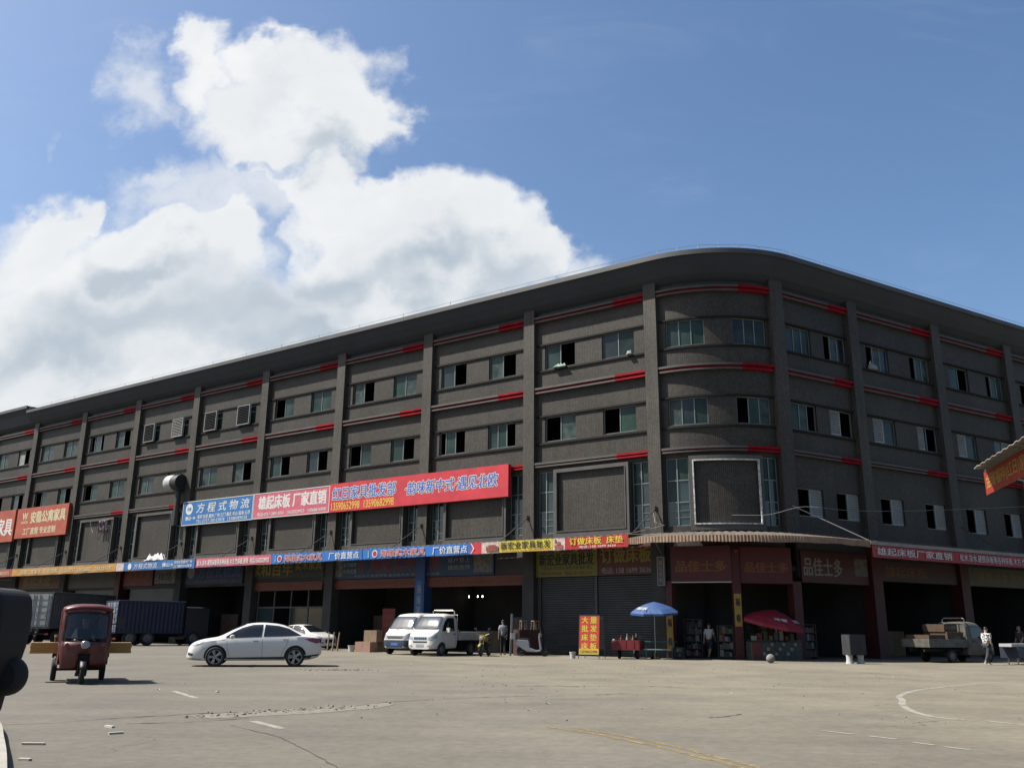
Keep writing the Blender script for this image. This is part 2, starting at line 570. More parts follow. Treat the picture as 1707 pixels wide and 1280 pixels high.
# ------------------------------------------------------------------ ground
def ground_mat():
    N = NB('yard_concrete', 0.9, 0.25)
    big = N.noise(0.06, 6, 0.6); mid = N.noise(0.45, 7, 0.62); fine = N.noise(6.0, 8, 0.7); grit = N.noise(55, 3, 0.6)
    sx = N.nt.nodes.new('ShaderNodeSeparateXYZ'); N.put(sx.inputs[0], N.tc.outputs['Object'])
    # paler, dustier yard to the right, greyer roadway to the left and near
    side = N.ramp(N.math('ADD', N.math('ADD', N.math('MULTIPLY', sx.outputs[0], 0.05), N.math('MULTIPLY', sx.outputs[1], 0.022)), N.math('MULTIPLY', N.math('SUBTRACT', big, 0.5), 1.6)), -0.2, 1.1)
    c = N.mix(side, (0.160, 0.147, 0.122), (0.232, 0.208, 0.156))
    c = N.mix(N.ramp(mid, 0.35, 0.75, 0.0, 0.55), c, (0.118, 0.111, 0.098))
    dust = N.math('MULTIPLY', N.ramp(N.noise(0.9, 8, 0.7, scl=(0.35, 1.6, 1)), 0.52, 0.78), N.ramp(side, 0.2, 0.8))
    c = N.mix(N.math('MULTIPLY', dust, 0.5), c, (0.285, 0.26, 0.20))
    stain = N.ramp(N.noise(0.7, 6, 0.65, scl=(1, 2.2, 1)), 0.62, 0.80)
    c = N.mix(N.math('MULTIPLY', stain, 0.28), c, (0.085, 0.08, 0.072))
    f = N.math('MULTIPLY', N.ramp(fine, 0.2, 0.8, 0.80, 1.18), N.ramp(grit, 0.25, 0.75, 0.90, 1.10))
    tyre = N.noise(1.0, 5, 0.6, scl=(0.10, 1.3, 1)); swp = N.noise(0.25, 5, 0.6, scl=(1.0, 0.5, 1))
    f = N.math('MULTIPLY', f, N.math('MULTIPLY', N.ramp(tyre, 0.3, 0.72, 1.08, 0.95), N.ramp(swp, 0.3, 0.7, 0.91, 1.08)))
    # hairline cracking
    vo = N.nt.nodes.new('ShaderNodeTexVoronoi'); vo.feature = 'DISTANCE_TO_EDGE'; vo.inputs['Scale'].default_value = 0.16
    dv = N.nt.nodes.new('ShaderNodeVectorMath'); dv.operation = 'MULTIPLY_ADD'
    n3 = N.nt.nodes.new('ShaderNodeTexNoise'); n3.inputs['Scale'].default_value = 0.8; n3.inputs['Detail'].default_value = 6
    N.put(n3.inputs['Vector'], N.tc.outputs['Object'])
    N.put(dv.inputs[0], n3.outputs['Color']); dv.inputs[1].default_value = (1.8, 1.8, 0); N.put(dv.inputs[2], N.tc.outputs['Object'])
    N.put(vo.inputs['Vector'], dv.outputs[0])
    crack = N.math('MULTIPLY', N.ramp(vo.outputs['Distance'], 0.0022, 0.0006), N.ramp(N.noise(0.22, 4), 0.5, 0.62))
    sc = N.nt.nodes.new('ShaderNodeVectorMath'); sc.operation = 'SCALE'
    N.put(sc.inputs[0], c); N.put(sc.inputs['Scale'], f)
    c2 = N.mix(N.math('MULTIPLY', crack, 0.7), sc.outputs[0], (0.05, 0.047, 0.042))
    N.color(c2)
    N.bump(N.math('ADD', N.math('MULTIPLY', fine, 0.6), N.math('MULTIPLY', grit, 0.4)), 0.5, 0.02)
    return N.m


M_GROUND = ground_mat()
g = MB()
xs = [-1500, -300, -120, -60, -30, -15, 0, 15, 30, 60, 120, 300, 1500]
ys = [-1500, -200, -50, -10, 0, 10, 20, 30, 45, 60, 90, 130, 300, 1500]
for y in ys:
    for x in xs: g.v.append(Vector((x, y, 0)))
for j in range(len(ys) - 1):
    for i in range(len(xs) - 1):
        a = j * len(xs) + i
        g.face([a, a + 1, a + len(xs) + 1, a + len(xs)])
tag(g.build('ground', M_GROUND, recalc=False), kind='structure')


def worn_paint(name, col, keep):
    N = NB(name, 0.8, 0.2)
    N.color(N.mix(N.ramp(N.noise(5, 6, 0.7), 0.3, 0.7), (col[0] * .8, col[1] * .8, col[2] * .8), col))
    a = N.ramp(N.math('ADD', N.math('MULTIPLY', N.noise(3.0, 8, 0.75), 0.7), N.math('MULTIPLY', N.noise(26, 4, 0.6), 0.3)), keep - 0.07, keep + 0.07)
    N.put(N.b.inputs['Alpha'], a)
    return N.m


M_MARKW = worn_paint('worn_white_marking', (0.38, 0.365, 0.32), 0.43)
M_MARKY = worn_paint('worn_yellow_marking', (0.34, 0.255, 0.11), 0.485)


def ribbon(mb, pts, w, z=0.004, jit=0.0, m=0):
    pts = [Vector((p[0], p[1], 0)) for p in pts]
    L = []
    for i, p in enumerate(pts):
        d = (pts[min(i + 1, len(pts) - 1)] - pts[max(i - 1, 0)]).normalized()
        n = Vector((-d.y, d.x, 0))
        ww = w * (1 + random.uniform(-jit, jit))
        L.append((p + n * ww / 2 + Vector((0, 0, z)), p - n * ww / 2 + Vector((0, 0, z))))
    for (a, b), (c, d) in zip(L, L[1:]):
        k = len(mb.v); mb.v += [a, b, d, c]; mb.face([k, k + 1, k + 2, k + 3], m)
    return mb


def densify(pts, step, jit=0.0):
    out = []
    for a, b in zip(pts, pts[1:]):
        a, b = Vector(a), Vector(b); n = max(1, int((b - a).length / step))
        for i in range(n):
            p = a.lerp(b, i / n); out.append((p.x + random.uniform(-jit, jit), p.y + random.uniform(-jit, jit)))
    out.append(tuple(pts[-1])); return out


def curve_pts(ctrl, n=12):
    """Catmull-Rom through 2D points"""
    c = [Vector(p) for p in ctrl]; c = [2 * c[0] - c[1]] + c + [2 * c[-1] - c[-2]]
    out = []
    for i in range(1, len(c) - 2):
        for k in range(n):
            t = k / n
            out.append(tuple(0.5 * ((2 * c[i]) + (c[i + 1] - c[i - 1]) * t + (2 * c[i - 1] - 5 * c[i] + 4 * c[i + 1] - c[i + 2]) * t * t + (3 * c[i] - c[i - 1] - 3 * c[i + 1] + c[i + 2]) * t ** 3)))
    out.append(tuple(c[-2])); return out


mk = MB()
ribbon(mk, curve_pts([(14.6, 26.9), (13.2, 26.0), (12.0, 24.87), (9.91, 22.66), (8.6, 20.6), (8.1, 19.3), (7.55, 18.0), (7.15, 16.6), (7.07, 15.59), (7.35, 15.2)]), 0.13)
ribbon(mk, [(7.62, 15.05), (7.95, 14.3)], 0.11)
for a, b in (((4.42, 13.35), (4.72, 12.95)), ((4.85, 12.75), (5.08, 12.4)), ((5.15, 12.1), (5.30, 11.8)), ((5.36, 11.66), (5.52, 11.38))):
    ribbon(mk, [a, b], 0.08)
ribbon(mk, densify([(-7.15, 19.95), (-6.0, 18.05)], 0.3), 0.13)
ribbon(mk, densify([(-3.76, 13.9), (-3.1, 12.95)], 0.3), 0.13)
ribbon(mk, densify([(-3.2, 30.6), (0.5, 31.2)], 0.4), 0.10)
ribbon(mk, densify([(-15.5, 37.5), (-13.5, 38.2)], 0.4), 0.10)
ribbon(mk, densify([(-13.0, 44.5), (-9.0, 45.2)], 0.4), 0.10)
tag(mk.build('road_marking', M_MARKW, recalc=False), kind='structure')
mk = MB()
ribbon(mk, densify([(0.55, 13.5), (1.2, 12.62), (1.72, 11.55), (2.14, 10.45), (2.5, 9.4)], 0.3), 0.09)
ribbon(mk, densify([(0.95, 13.4), (1.52, 12.45), (2.0, 11.4), (2.38, 10.3), (2.75, 9.3)], 0.3), 0.07)
tag(mk.build('road_marking', M_MARKY, recalc=False), kind='structure')

# the long crack across the roadway and its broken edge
M_CRACK = mat('crack_dark', (0.055, 0.05, 0.045), 0.95, var=0.3, vscale=20)  # dark tone of the crack ribbons
ck = MB()
ribbon(ck, densify([(-6.0, 14.0), (-4.88, 15.0), (-4.1, 15.4), (-3.5, 15.75), (-2.9, 16.4), (-2.28, 17.6)], 0.10, 0.025), 0.045, 0.005, 0.8)
ribbon(ck, densify([(-2.28, 17.6), (-1.2, 18.5), (0.14, 19.4), (1.0, 19.6), (1.79, 19.9), (2.6, 20.6)], 0.14, 0.02), 0.03, 0.005, 0.8)
ribbon(ck, densify([(-5.4, 13.35), (-4.6, 13.7), (-3.95, 14.3)], 0.10, 0.02), 0.03, 0.005, 0.8)
ribbon(ck, densify([(-7.4, 12.9), (-6.5, 13.3), (-6.0, 14.0)], 0.12, 0.015), 0.018, 0.005, 0.6)
ribbon(ck, densify([(-3.9, 13.3), (-2.9, 12.0), (-2.2, 10.6), (-1.6, 9.3)], 0.15, 0.015), 0.012, 0.005, 0.5)
ribbon(ck, densify([(0.2, 22.8), (1.2, 23.0), (1.7, 22.7)], 0.10, 0.03), 0.06, 0.005, 0.6)
ribbon(ck, densify([(3.2, 15.1), (3.5, 15.3), (3.9, 15.8)], 0.07, 0.02), 0.035, 0.005, 0.9)
ribbon(ck, densify([(3.1, 23.4), (3.9, 23.0), (4.3, 22.6)], 0.08, 0.03), 0.05, 0.005, 0.9)
tag(ck.build('pavement_crack', M_CRACK, recalc=False), kind='structure')
M_RUBBLE = mat('broken_concrete', (0.20, 0.187, 0.155), 0.95, var=0.35, vscale=9, bump=0.8, bscale=25)
rb = MB()
rng = random.Random(3)


def chunk(mb, x, y, r, h, rg):
    k = len(mb.v); n = 6
    for i in range(n):
        t = 2 * math.pi * i / n; q = r * rg.uniform(.6, 1.1)
        mb.v.append(Vector((x + q * math.cos(t), y + q * math.sin(t), 0.001)))
    for i in range(n):
        t = 2 * math.pi * i / n; q = r * rg.uniform(.35, .7)
        mb.v.append(Vector((x + q * math.cos(t), y + q * math.sin(t), h * rg.uniform(.6, 1.1))))
    for i in range(n):
        j = (i + 1) % n; mb.face([k + i, k + j, k + n + j, k + n + i])
    mb.face([k + n + i for i in range(n)])


pb = MB(); pe = [(-5.0, 14.6), (-4.3, 15.35), (-3.5, 15.95), (-2.9, 16.6), (-2.35, 17.5), (-2.05, 17.2), (-2.3, 16.2), (-3.0, 15.3), (-3.7, 14.75), (-4.5, 14.2)]
pp_ = densify(pe + [pe[0]], .12, .03)[:-1]; pb.v = [Vector((x, y, .004)) for x, y in pp_]; pb.face(list(range(len(pp_))))
tag(pb.build('broken_pavement', M_RUBBLE, recalc=False), kind='structure')
for i in range(90):
    t = rng.random(); x = -4.9 + 2.7 * t + rng.gauss(0, .1); y = 14.55 + 2.4 * t + rng.gauss(0, .22)
    chunk(rb, x, y, rng.uniform(.02, .075), rng.uniform(.008, .03), rng)
for i in range(120):
    chunk(rb, rng.gauss(-5.4, .5), rng.gauss(30.1, .22), rng.uniform(.02, .08), rng.uniform(.01, .035), rng)
for i in range(160):
    chunk(rb, rng.uniform(-3, 12), rng.uniform(14, 36), rng.uniform(.01, .035), rng.uniform(.008, .025), rng)
tag(rb.build('loose_rubble', M_RUBBLE, recalc=False), kind='stuff')

# kerb of the traffic island in the bottom left corner
kb = MB()
edge = curve_pts([(-10.38, 17.85), (-8.17, 14.68), (-6.59, 12.26), (-5.77, 10.85), (-5.06, 9.61), (-4.42, 8.45), (-3.66, 7.06), (-2.95, 5.76)], 6)
for (o0, o1, z0, z1) in ((0, 0.22, -0.05, 0.12),):
    for (a, b) in zip(edge, edge[1:]):
        a, b = Vector(a), Vector(b); d = (b - a).normalized(); n = Vector((d.y, -d.x)) * -1
        if n.x > 0: n = -n
        q = [a + n * o0, b + n * o0, b + n * o1, a + n * o1]
        k = len(kb.v)
        for z in (z0, z1):
            kb.v += [Vector((p.x, p.y, z)) for p in q]
        for ff in ((0, 1, 5, 4), (1, 2, 6, 5), (2, 3, 7, 6), (3, 0, 4, 7), (4, 5, 6, 7)):
            kb.face([k + i for i in ff])
tag(kb.build('kerb', mat('kerb_concrete', (0.36, 0.345, 0.30), 0.9, var=0.15, vscale=3, bump=0.4, bscale=40), recalc=False), kind='structure')
ip = MB()
ip.v = [Vector((p[0] - 0.2, p[1], 0.112)) for p in edge] + [Vector((-16, 6, 0.112)), Vector((-16, 15.5, 0.112))]
ip.face(list(range(len(ip.v))))
tag(ip.build('traffic_island', mat('island_paving', (0.33, 0.315, 0.275), 0.9, var=0.2, vscale=2, bump=0.3), recalc=False), kind='structure')

# ------------------------------------------------------------------ the factory building
SK = [0.0, -8.02, -15.97, -23.9, -31.93, -40.2, -48.3, -56.65, -65.0, -73.2, -81.4, -89.6, -97.8]
LB = [(SK[k + 1], SK[k] - 0.75) for k in range(len(SK) - 1)]
RPIL = [(6.47, 7.38), (12.72, 13.5), (20.5, 21.3), (28.28, 29.1), (36.1, 36.9), (44.0, 44.8)]
RB = [(RPIL[i][1], RPIL[i + 1][0]) for i in range(5)]
S_MIN, S_MAX = -97.8, 44.8
BUILD = empty('factory_building', (P0.x, P0.y, 0), 0, 'long four-storey grey tiled factory with a rounded corner and red stripes', 'building')
BL = Vector((-P0.x, -P0.y, 0))


def bpart(mb, name, m, smooth=False, parent=None, label=None):
    o = mb.build(name, m, parent or BUILD, smooth)
    if parent is None: o.location = BL
    if label: o['label'] = label
    return o


F4, F3, F2R, F2L = (16.15, 17.62), (11.78, 13.25), (7.13, 8.62), (6.5, 10.05)
OUT, INN = -0.30, -0.50
wall = MB()
WIN = []      # (s0, s1, z0, z1, pattern)


def solid(sa, sb, holes, z0, z1):
    c = sa
    for (a, b) in holes:
        sbox(wall, c, a, INN, OUT, z0, z1); c = b
    sbox(wall, c, sb, INN, OUT, z0, z1)


LEDG = []


def bands(sa, sb):
    for (zb, zt) in ((10.28, 10.56), (14.68, 15.03), (19.10, 19.44)):
        r0 = sb - min(1.9, (sb - sa) * .3)
        for (a, b, nm, ms) in ((sa, r0, 'ledge', (M_LEDGE, M_RED)), (r0, sb, 'ledge_stripe', (M_RED, M_RED))):
            mb = MB(); prof = [(OUT, zb), (-0.06, zb), (-0.06, zb + 0.09), (-0.16, zb + 0.09), (-0.16, zt - 0.12), (-0.03, zt - 0.12), (-0.03, zt), (OUT, zt)]
            st = stations(a, b); sweep(mb, prof, a, b, 0, True, st)
            for q in range(len(st) - 1): mb.m[q * 8 + 3] = 1
            LEDG.append((mb, nm, list(ms)))
    for z in (17.62, 15.99, 13.25, 11.60):
        mb = MB(); sbox(mb, sa + .02, sb - .02, OUT, -0.22, z, z + 0.10); LEDG.append((mb, 'window_ledge', [M_SILL]))


GO, OG, GG = 'GO', 'OG', 'GG'
LP = [  # per bay: F4 left, F4 right, F3 left, F3 right
    (GO, GG, 'OGt', OG), (GO, GO, 'oGO', 'GGO'), (GO, GG, OG, GO), (OG, GG, GO, GO), ('B', 'B', GG, GO), ('B', 'W', GG, 'GG'),
    ('oGo', GO, OG, GG), (GG, GG, OG, GO), (GG, 'WO', GO, GO), (GO, GG, GG, GO), (GG, GO, OG, GG), (GG, GG, GG, GG)]
for k, (sa, sb) in enumerate(LB):
    f = (sb - sa) / 7.27
    h1 = (sa + .59 * f, sa + 2.66 * f); h2 = (sa + 4.44 * f, sa + 6.5 * f)
    solid(sa, sb, [], 17.62, 19.75); solid(sa, sb, [h1, h2], *F4); solid(sa, sb, [], 13.25, 16.15); solid(sa, sb, [h1, h2], *F3)
    solid(sa, sb, [], 10.05, 11.78)
    n1 = (sa + .14, sa + 1.18); n2 = (sb - 1.12, sb - .03)
    solid(sa, sb, [n1, n2], *F2L); solid(sa, sb, [], 5.95, 6.5)
    bands(sa, sb)
    if k < 10:
        for h, z, p in ((h1, F4, LP[k][0]), (h2, F4, LP[k][1]), (h1, F3, LP[k][2]), (h2, F3, LP[k][3])):
            WIN.append((*h, *z, p))
        WIN.append((*n1, *F2L, 'T')); WIN.append((*n2, *F2L, 'T'))
# rounded corner bay
sa, sb = 0.0, 6.47
h1, h2 = (0.42, 2.62), (4.2, 6.24)
solid(sa, sb, [], 17.62, 19.75); solid(sa, sb, [h1, h2], *F4); solid(sa, sb, [], 13.25, 16.15); solid(sa, sb, [h1, h2], *F3); solid(sa, sb, [], 10.05, 11.78)
n1, n2 = (0.12, 1.42), (5.35, 6.40)
solid(sa, sb, [n1, n2], *F2L); solid(sa, sb, [], 5.95, 6.5)
bands(sa, sb)
for q in ((*h1, *F4, 'GGG'), (*h2, *F4, 'GGG'), (*h1, *F3, 'GGG'), (*h2, *F3, 'OGG'), (*n1, *F2L, 'T'), (*n2, *F2L, 'T')): WIN.append(q)
RW = [((7.75, 9.7), (10.75, 12.62)), ((14.4, 16.4), (18.4, 20.3)), ((22.3, 24.3), (26.2, 28.1)), ((30.1, 32.1), (33.9, 35.8)), ((37.9, 39.9), (41.7, 43.6))]
RPAT = [('GGG', 'OGG', 'GGO', 'WO', 'OW', 'OW'), ('OGG', 'OGG', 'WG', 'wO', 'OW', 'OW'), ('GO', 'OGG', 'WG', 'GW', 'OW', 'OW'), ('OG', 'GG', 'GG', 'GO', 'OW', 'GW'), (GG,) * 6]
for i, (sa, sb) in enumerate(RB):
    hs = list(RW[i])
    solid(sa, sb, [], 17.62, 19.75); solid(sa, sb, hs, *F4); solid(sa, sb, [], 13.25, 16.15); solid(sa, sb, hs, *F3)
    solid(sa, sb, [], F2R[1], 11.78); solid(sa, sb, hs, *F2R); solid(sa, sb, [], 5.95, F2R[0])
    bands(sa, sb)
    if i < 4:
        for j, (h, z) in enumerate(((hs[0], F4), (hs[1], F4), (hs[0], F3), (hs[1], F3), (hs[0], F2R), (hs[1], F2R))):
            WIN.append((*h, *z, RPAT[i][j]))
bpart(wall, 'wall', T_WALL)
for mb, nm, ms in LEDG: bpart(mb, nm, ms)

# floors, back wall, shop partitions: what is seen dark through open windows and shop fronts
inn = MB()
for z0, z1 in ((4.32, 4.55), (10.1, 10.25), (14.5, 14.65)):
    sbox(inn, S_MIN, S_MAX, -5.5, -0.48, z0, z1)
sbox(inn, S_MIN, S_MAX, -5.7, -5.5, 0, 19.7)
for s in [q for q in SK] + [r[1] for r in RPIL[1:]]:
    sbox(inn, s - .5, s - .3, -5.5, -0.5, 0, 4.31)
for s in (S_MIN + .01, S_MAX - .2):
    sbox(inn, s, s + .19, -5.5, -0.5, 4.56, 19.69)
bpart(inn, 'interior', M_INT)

# roof with its coved eave; the far left stretch stands a little higher
roof = MB(); fas = MB()
for (a, b, dz) in ((-66.2, S_MAX, 0.0), (S_MIN, -66.2, 0.5)):
    st = stations(a, b, 0.2)
    sweep(roof, [(-0.46, 19.70), (-0.29, 19.72), (0.15, 20.06), (0.47, 20.47 + dz), (0.76, 20.95 + dz), (0.76, 21.14 + dz), (-5.7, 21.35 + dz), (-5.7, 19.70)], a, b, 0, True, st)
    sweep(fas, [(0.763, 20.92 + dz), (0.84, 20.92 + dz), (0.84, 21.19 + dz), (0.763, 21.19 + dz)], a, b, 0, True, st)
bpart(roof, 'roof', M_SOFF)
bpart(fas, 'eave_fascia', M_FASC)
wire = MB()
ws = [q for q in stations(-66, S_MAX, .5) if -66 <= q <= S_MAX]
ws = sorted(set([round(-66 + 2.0 * i, 2) for i in range(34)] + [round(.5 * i, 2) for i in range(16)] + [8 + 2.0 * i for i in range(18)]))
wire.tube([(*path(s, 0.7), 21.44 + 0.02 * math.sin(s * 3)) for s in ws], 0.012, 4)
for i, s in enumerate(ws):
    if i % 2 == 0: wire.tube([(*path(s, 0.7), 21.10), (*path(s, 0.7), 21.49)], 0.014, 4)
bpart(wire, 'lightning_wire', M_STEEL)

# pilasters (upper) and columns (shop front), each its own part
for k, s in enumerate(SK):
    m = MB(); sbox(m, s - .75, s, INN, 0.0, 6.02, 20.05); bpart(m, 'pilaster', T_PIL)
for (a, b) in RPIL:
    m = MB(); sbox(m, a, b, INN, 0.0, 6.02, 20.05); bpart(m, 'pilaster', T_PIL)
COLMAT = {2: M_COLB, 6: M_COLR}
for k, s in enumerate(SK):
    m = MB(); sbox(m, s - .75, s, -0.75, 0.0, 0, 6.02)
    bpart(m, 'column', COLMAT.get(k, M_LINT), label={2: 'blue painted column', 6: 'dark red painted column'}.get(k))
for (a, b) in RPIL[1:]:
    m = MB(); sbox(m, a, b, -0.75, 0.0, 0, 6.02); bpart(m, 'column', M_COLR, label='dark red painted column')
for (a, b) in ((0.04, 0.36), (3.36, 3.76), (6.55, 7.1)):
    m = MB(); sbox(m, a, b, -0.40, 0.06, 0, 5.44 if a == 3.36 else 3.75); bpart(m, 'column', M_COLR, label='red painted shop column')
# lintel wall above the shop openings
for k, (sa, sb) in enumerate(LB):
    m = MB(); sbox(m, sa, sb, -0.46, -0.36, 4.12, 5.94); bpart(m, 'lintel', M_LINT)
for (sa, sb) in [(0.0, 6.55)] + RB:
    m = MB(); sbox(m, sa, sb, -0.46, -0.30, 3.62 if sa == 0 else 4.0, 5.94); bpart(m, 'lintel', M_LINT)

# roller shutters of the corner shop unit
for (a, b) in ((-7.75, -4.36), (-4.16, -0.85)):
    m = MB(); n = 34
    prof = []
    for i in range(n):
        z = 0.02 + 4.09 * i / n; dz = 4.09 / n
        prof += [(-0.50, z), (-0.47, z + dz * .25), (-0.47, z + dz * .75)]
    prof += [(-0.50, 4.11), (-0.53, 4.11), (-0.53, 0.02)]
    sweep(m, prof, a, b); bpart(m, 'roller_shutter', M_SHUT)
for a, b in ((-4.34, -4.18), (-8.0, -7.78)):
    m = MB(); sbox(m, a, b, -0.52, -0.40, 0, 4.11); bpart(m, 'shutter_guide', M_LEDGE)
# half lowered shutters and frames in the other openings
for (a, b, z) in ((-55.5, -49.3, 2.9), (-63.8, -57.6, 2.6), (-47.4, -41.1, 3.0)):
    m = MB(); sbox(m, a, b, -0.52, -0.48, z, 4.11); bpart(m, 'roller_shutter', M_SHUT)
m = MB()
for s in (-31.7, -30.0, -28.3, -26.6, -24.9):
    sbox(m, s, s + .09, -0.55, -0.46, 0, 4.11)
sbox(m, -31.6, -24.9, -0.54, -0.47, 2.55, 2.65)
bpart(m, 'shopfront_frame', M_LEDGE)
for s in (-31.6, -28.2, -26.5):
    m = MB(); sbox(m, s, s + 1.58, -0.515, -0.505, 0.05, 2.54); bpart(m, 'shopfront_pane', M_GLASS2)

# framed tile panels between the tall windows of the second storey
for k, (sa, sb) in enumerate(LB[:10] + [(0.0, 6.47)]):
    if k < 10: a, b = sa + 1.36, sb - 1.16
    else: a, b = 1.50, 5.28
    m = MB()
    for (x0, x1, z0, z1) in ((a, b, 6.22, 6.50), (a, b, 9.85, 10.05), (a, a + .17, 6.50, 9.85), (b - .17, b, 6.50, 9.85)):
        sbox(m, x0, x1, OUT, 0.05, z0, z1)
    fr_ = bpart(m, 'panel_frame', M_LEDGE)
    m = MB(); ed = .055 if k < 10 else .065
    for (x0, x1, z0, z1) in ((a + .18, b - .18, 6.51, 6.51 + ed), (a + .18, a + .18 + ed, 6.57, 9.83), (b - .18 - ed, b - .18, 6.57, 9.83)) + (((a + .18, b - .18, 9.84 - ed, 9.84),) if k == 10 else ()):
        sbox(m, x0, x1, -0.06, 0.085, z0, z1)
    bpart(m, 'panel_trim', M_LEDGE if k < 10 else M_TRIMG)
    m = MB(); sbox(m, a + .17, b - .17, OUT, -0.14, 6.5, 9.85); bpart(m, 'tile_panel', T_WALL)


# windows: a frame, its panes, its louvres
def louvre(mb, s0, s1, z0, z1, o0, o1, n, sm=0):
    e = .04
    for (x0, x1, y0, y1) in ((s0, s1, z0, z0 + e), (s0, s1, z1 - e, z1), (s0, s0 + e, z0 + e, z1 - e), (s1 - e, s1, z0 + e, z1 - e)):
        sbox(mb, x0, x1, o0, o1, y0, y1)
    for i in range(n):
        z = z0 + e + (z1 - z0 - 2 * e) * (i + .5) / n; h = (z1 - z0) / n * .42
        sweep(mb, [(o0, z + h), (o1, z - h), (o1, z - h + .02), (o0, z + h + .02)], s0 + e, s1 - e, sm)


GLV = [M_GLASS, mat('greenish_glass', (0.034, 0.066, 0.052), .2, spec=.2, var=.4, vscale=.8), mat('grey_glass', (0.030, 0.042, 0.042), .12, spec=.3, var=.4, vscale=.9), M_GLASS, mat('curtained_glass', (0.052, 0.076, 0.068), .3, spec=.2, var=.55, vscale=2.5)]


def window(s0, s1, z0, z1, pat, idx):
    fm = MB(); e = .05; o0, o1 = -0.47, -0.41
    for (a, b, c, d) in ((s0, s1, z0, z0 + e), (s0, s1, z1 - e, z1), (s0, s0 + e, z0 + e, z1 - e), (s1 - e, s1, z0 + e, z1 - e)):
        sbox(fm, a, b, o0, o1, c, d)
    panes = []; louv = []
    if pat == 'T':
        mid = s0 + (s1 - s0) * .48
        sbox(fm, mid - .03, mid + .03, o0, o1 + .03, z0 + e, z1 - e)
        for f in (.34, .66): sbox(fm, s0 + e, s1 - e, o0 + .01, o1 + .012, z0 + (z1 - z0) * f, z0 + (z1 - z0) * f + .05)
        for f in (.12, .22): sbox(fm, s0 + e, s1 - e, o0 + .02, o1 + .005, z0 + (z1 - z0) * f, z0 + (z1 - z0) * f + .025)
        panes = [(s0 + e, mid - .03, z0 + (z1 - z0) * .34, z1 - e, M_GLASS), (mid + .03, s1 - e, z0 + (z1 - z0) * .66, z1 - e, M_GLASS),
                 (mid + .03, s1 - e, z0 + e, z0 + (z1 - z0) * .66, M_GLASS2), (s0 + e, mid - .03, z0 + e, z0 + (z1 - z0) * .34, M_GLASS2)]
    elif pat in ('B', 'W'):
        c = (s0 + s1) / 2
        louv = [(s0 + .25, s1 - .45, M_LOUVB if pat == 'B' else M_LOUVW)]
        sbox(fm, c - .03, c + .03, o0, o1, z0 + e, z1 - e)
        panes = [(c + .03, s1 - e, z0 + e, z1 - e, M_GLASS2)]
    else:
        wd = {'o': .5, 't': .0, 'w': .8}; cells = [c for c in pat if c != 't']
        tot = sum(.55 if c == 'o' else 1.0 for c in cells); x = s0 + e; L = s1 - s0 - 2 * e
        for i, c in enumerate(cells):
            w = L * (.55 if c == 'o' else 1.0) / tot
            if i: sbox(fm, x - .025, x + .025, o0, o1 + .005, z0 + e, z1 - e)
            if c == 'G': panes.append((x + .02, x + w - .02, z0 + e, z1 - e, M_GLASS))
            if c in 'Ww': louv.append((x + .03, x + w * (1 if c == 'W' else .8) - .03, M_LOUVW))
            x += w
    o = bpart(fm, 'window', M_ALU if pat not in ('B',) else M_ALUD)
    for q_, (a, b, c, d, mt) in enumerate(panes):
        if mt is M_GLASS: mt = GLV[(idx * 7 + q_ * 3) % 5]
        p = MB(); sbox(p, a, b, -0.455, -0.44, c, d); p.build('pane', mt, o)
    for (a, b, mt) in louv:
        p = MB()
        if pat in ('B', 'W'): louvre(p, a, b, z0 - .05, z1 - .02, -0.20, -0.02, 11, 1)
        else: louvre(p, a, b, z0 + e, z1 - e, -0.47, -0.40, 11)
        q = p.build('louvre', [M_LOUVW, mt] if pat in ('B', 'W') else mt, o)


for i, w in enumerate(WIN): window(*w, i)

# ------------------------------------------------------------------ lettering and signs
def text_mesh(txt, bold=0.0, spacing=1.0):
    cu = bpy.data.curves.new('lettering', 'FONT')
    cu.body = txt; cu.size = 1.0; cu.offset = bold; cu.resolution_u = 3; cu.space_character = spacing
    cu.fill_mode = 'FRONT'
    o = bpy.data.objects.new('lettering', cu); COL.objects.link(o)
    dg = bpy.context.evaluated_depsgraph_get()
    me = bpy.data.meshes.new_from_object(o.evaluated_get(dg))
    bpy.data.objects.remove(o); bpy.data.curves.remove(cu)
    return me


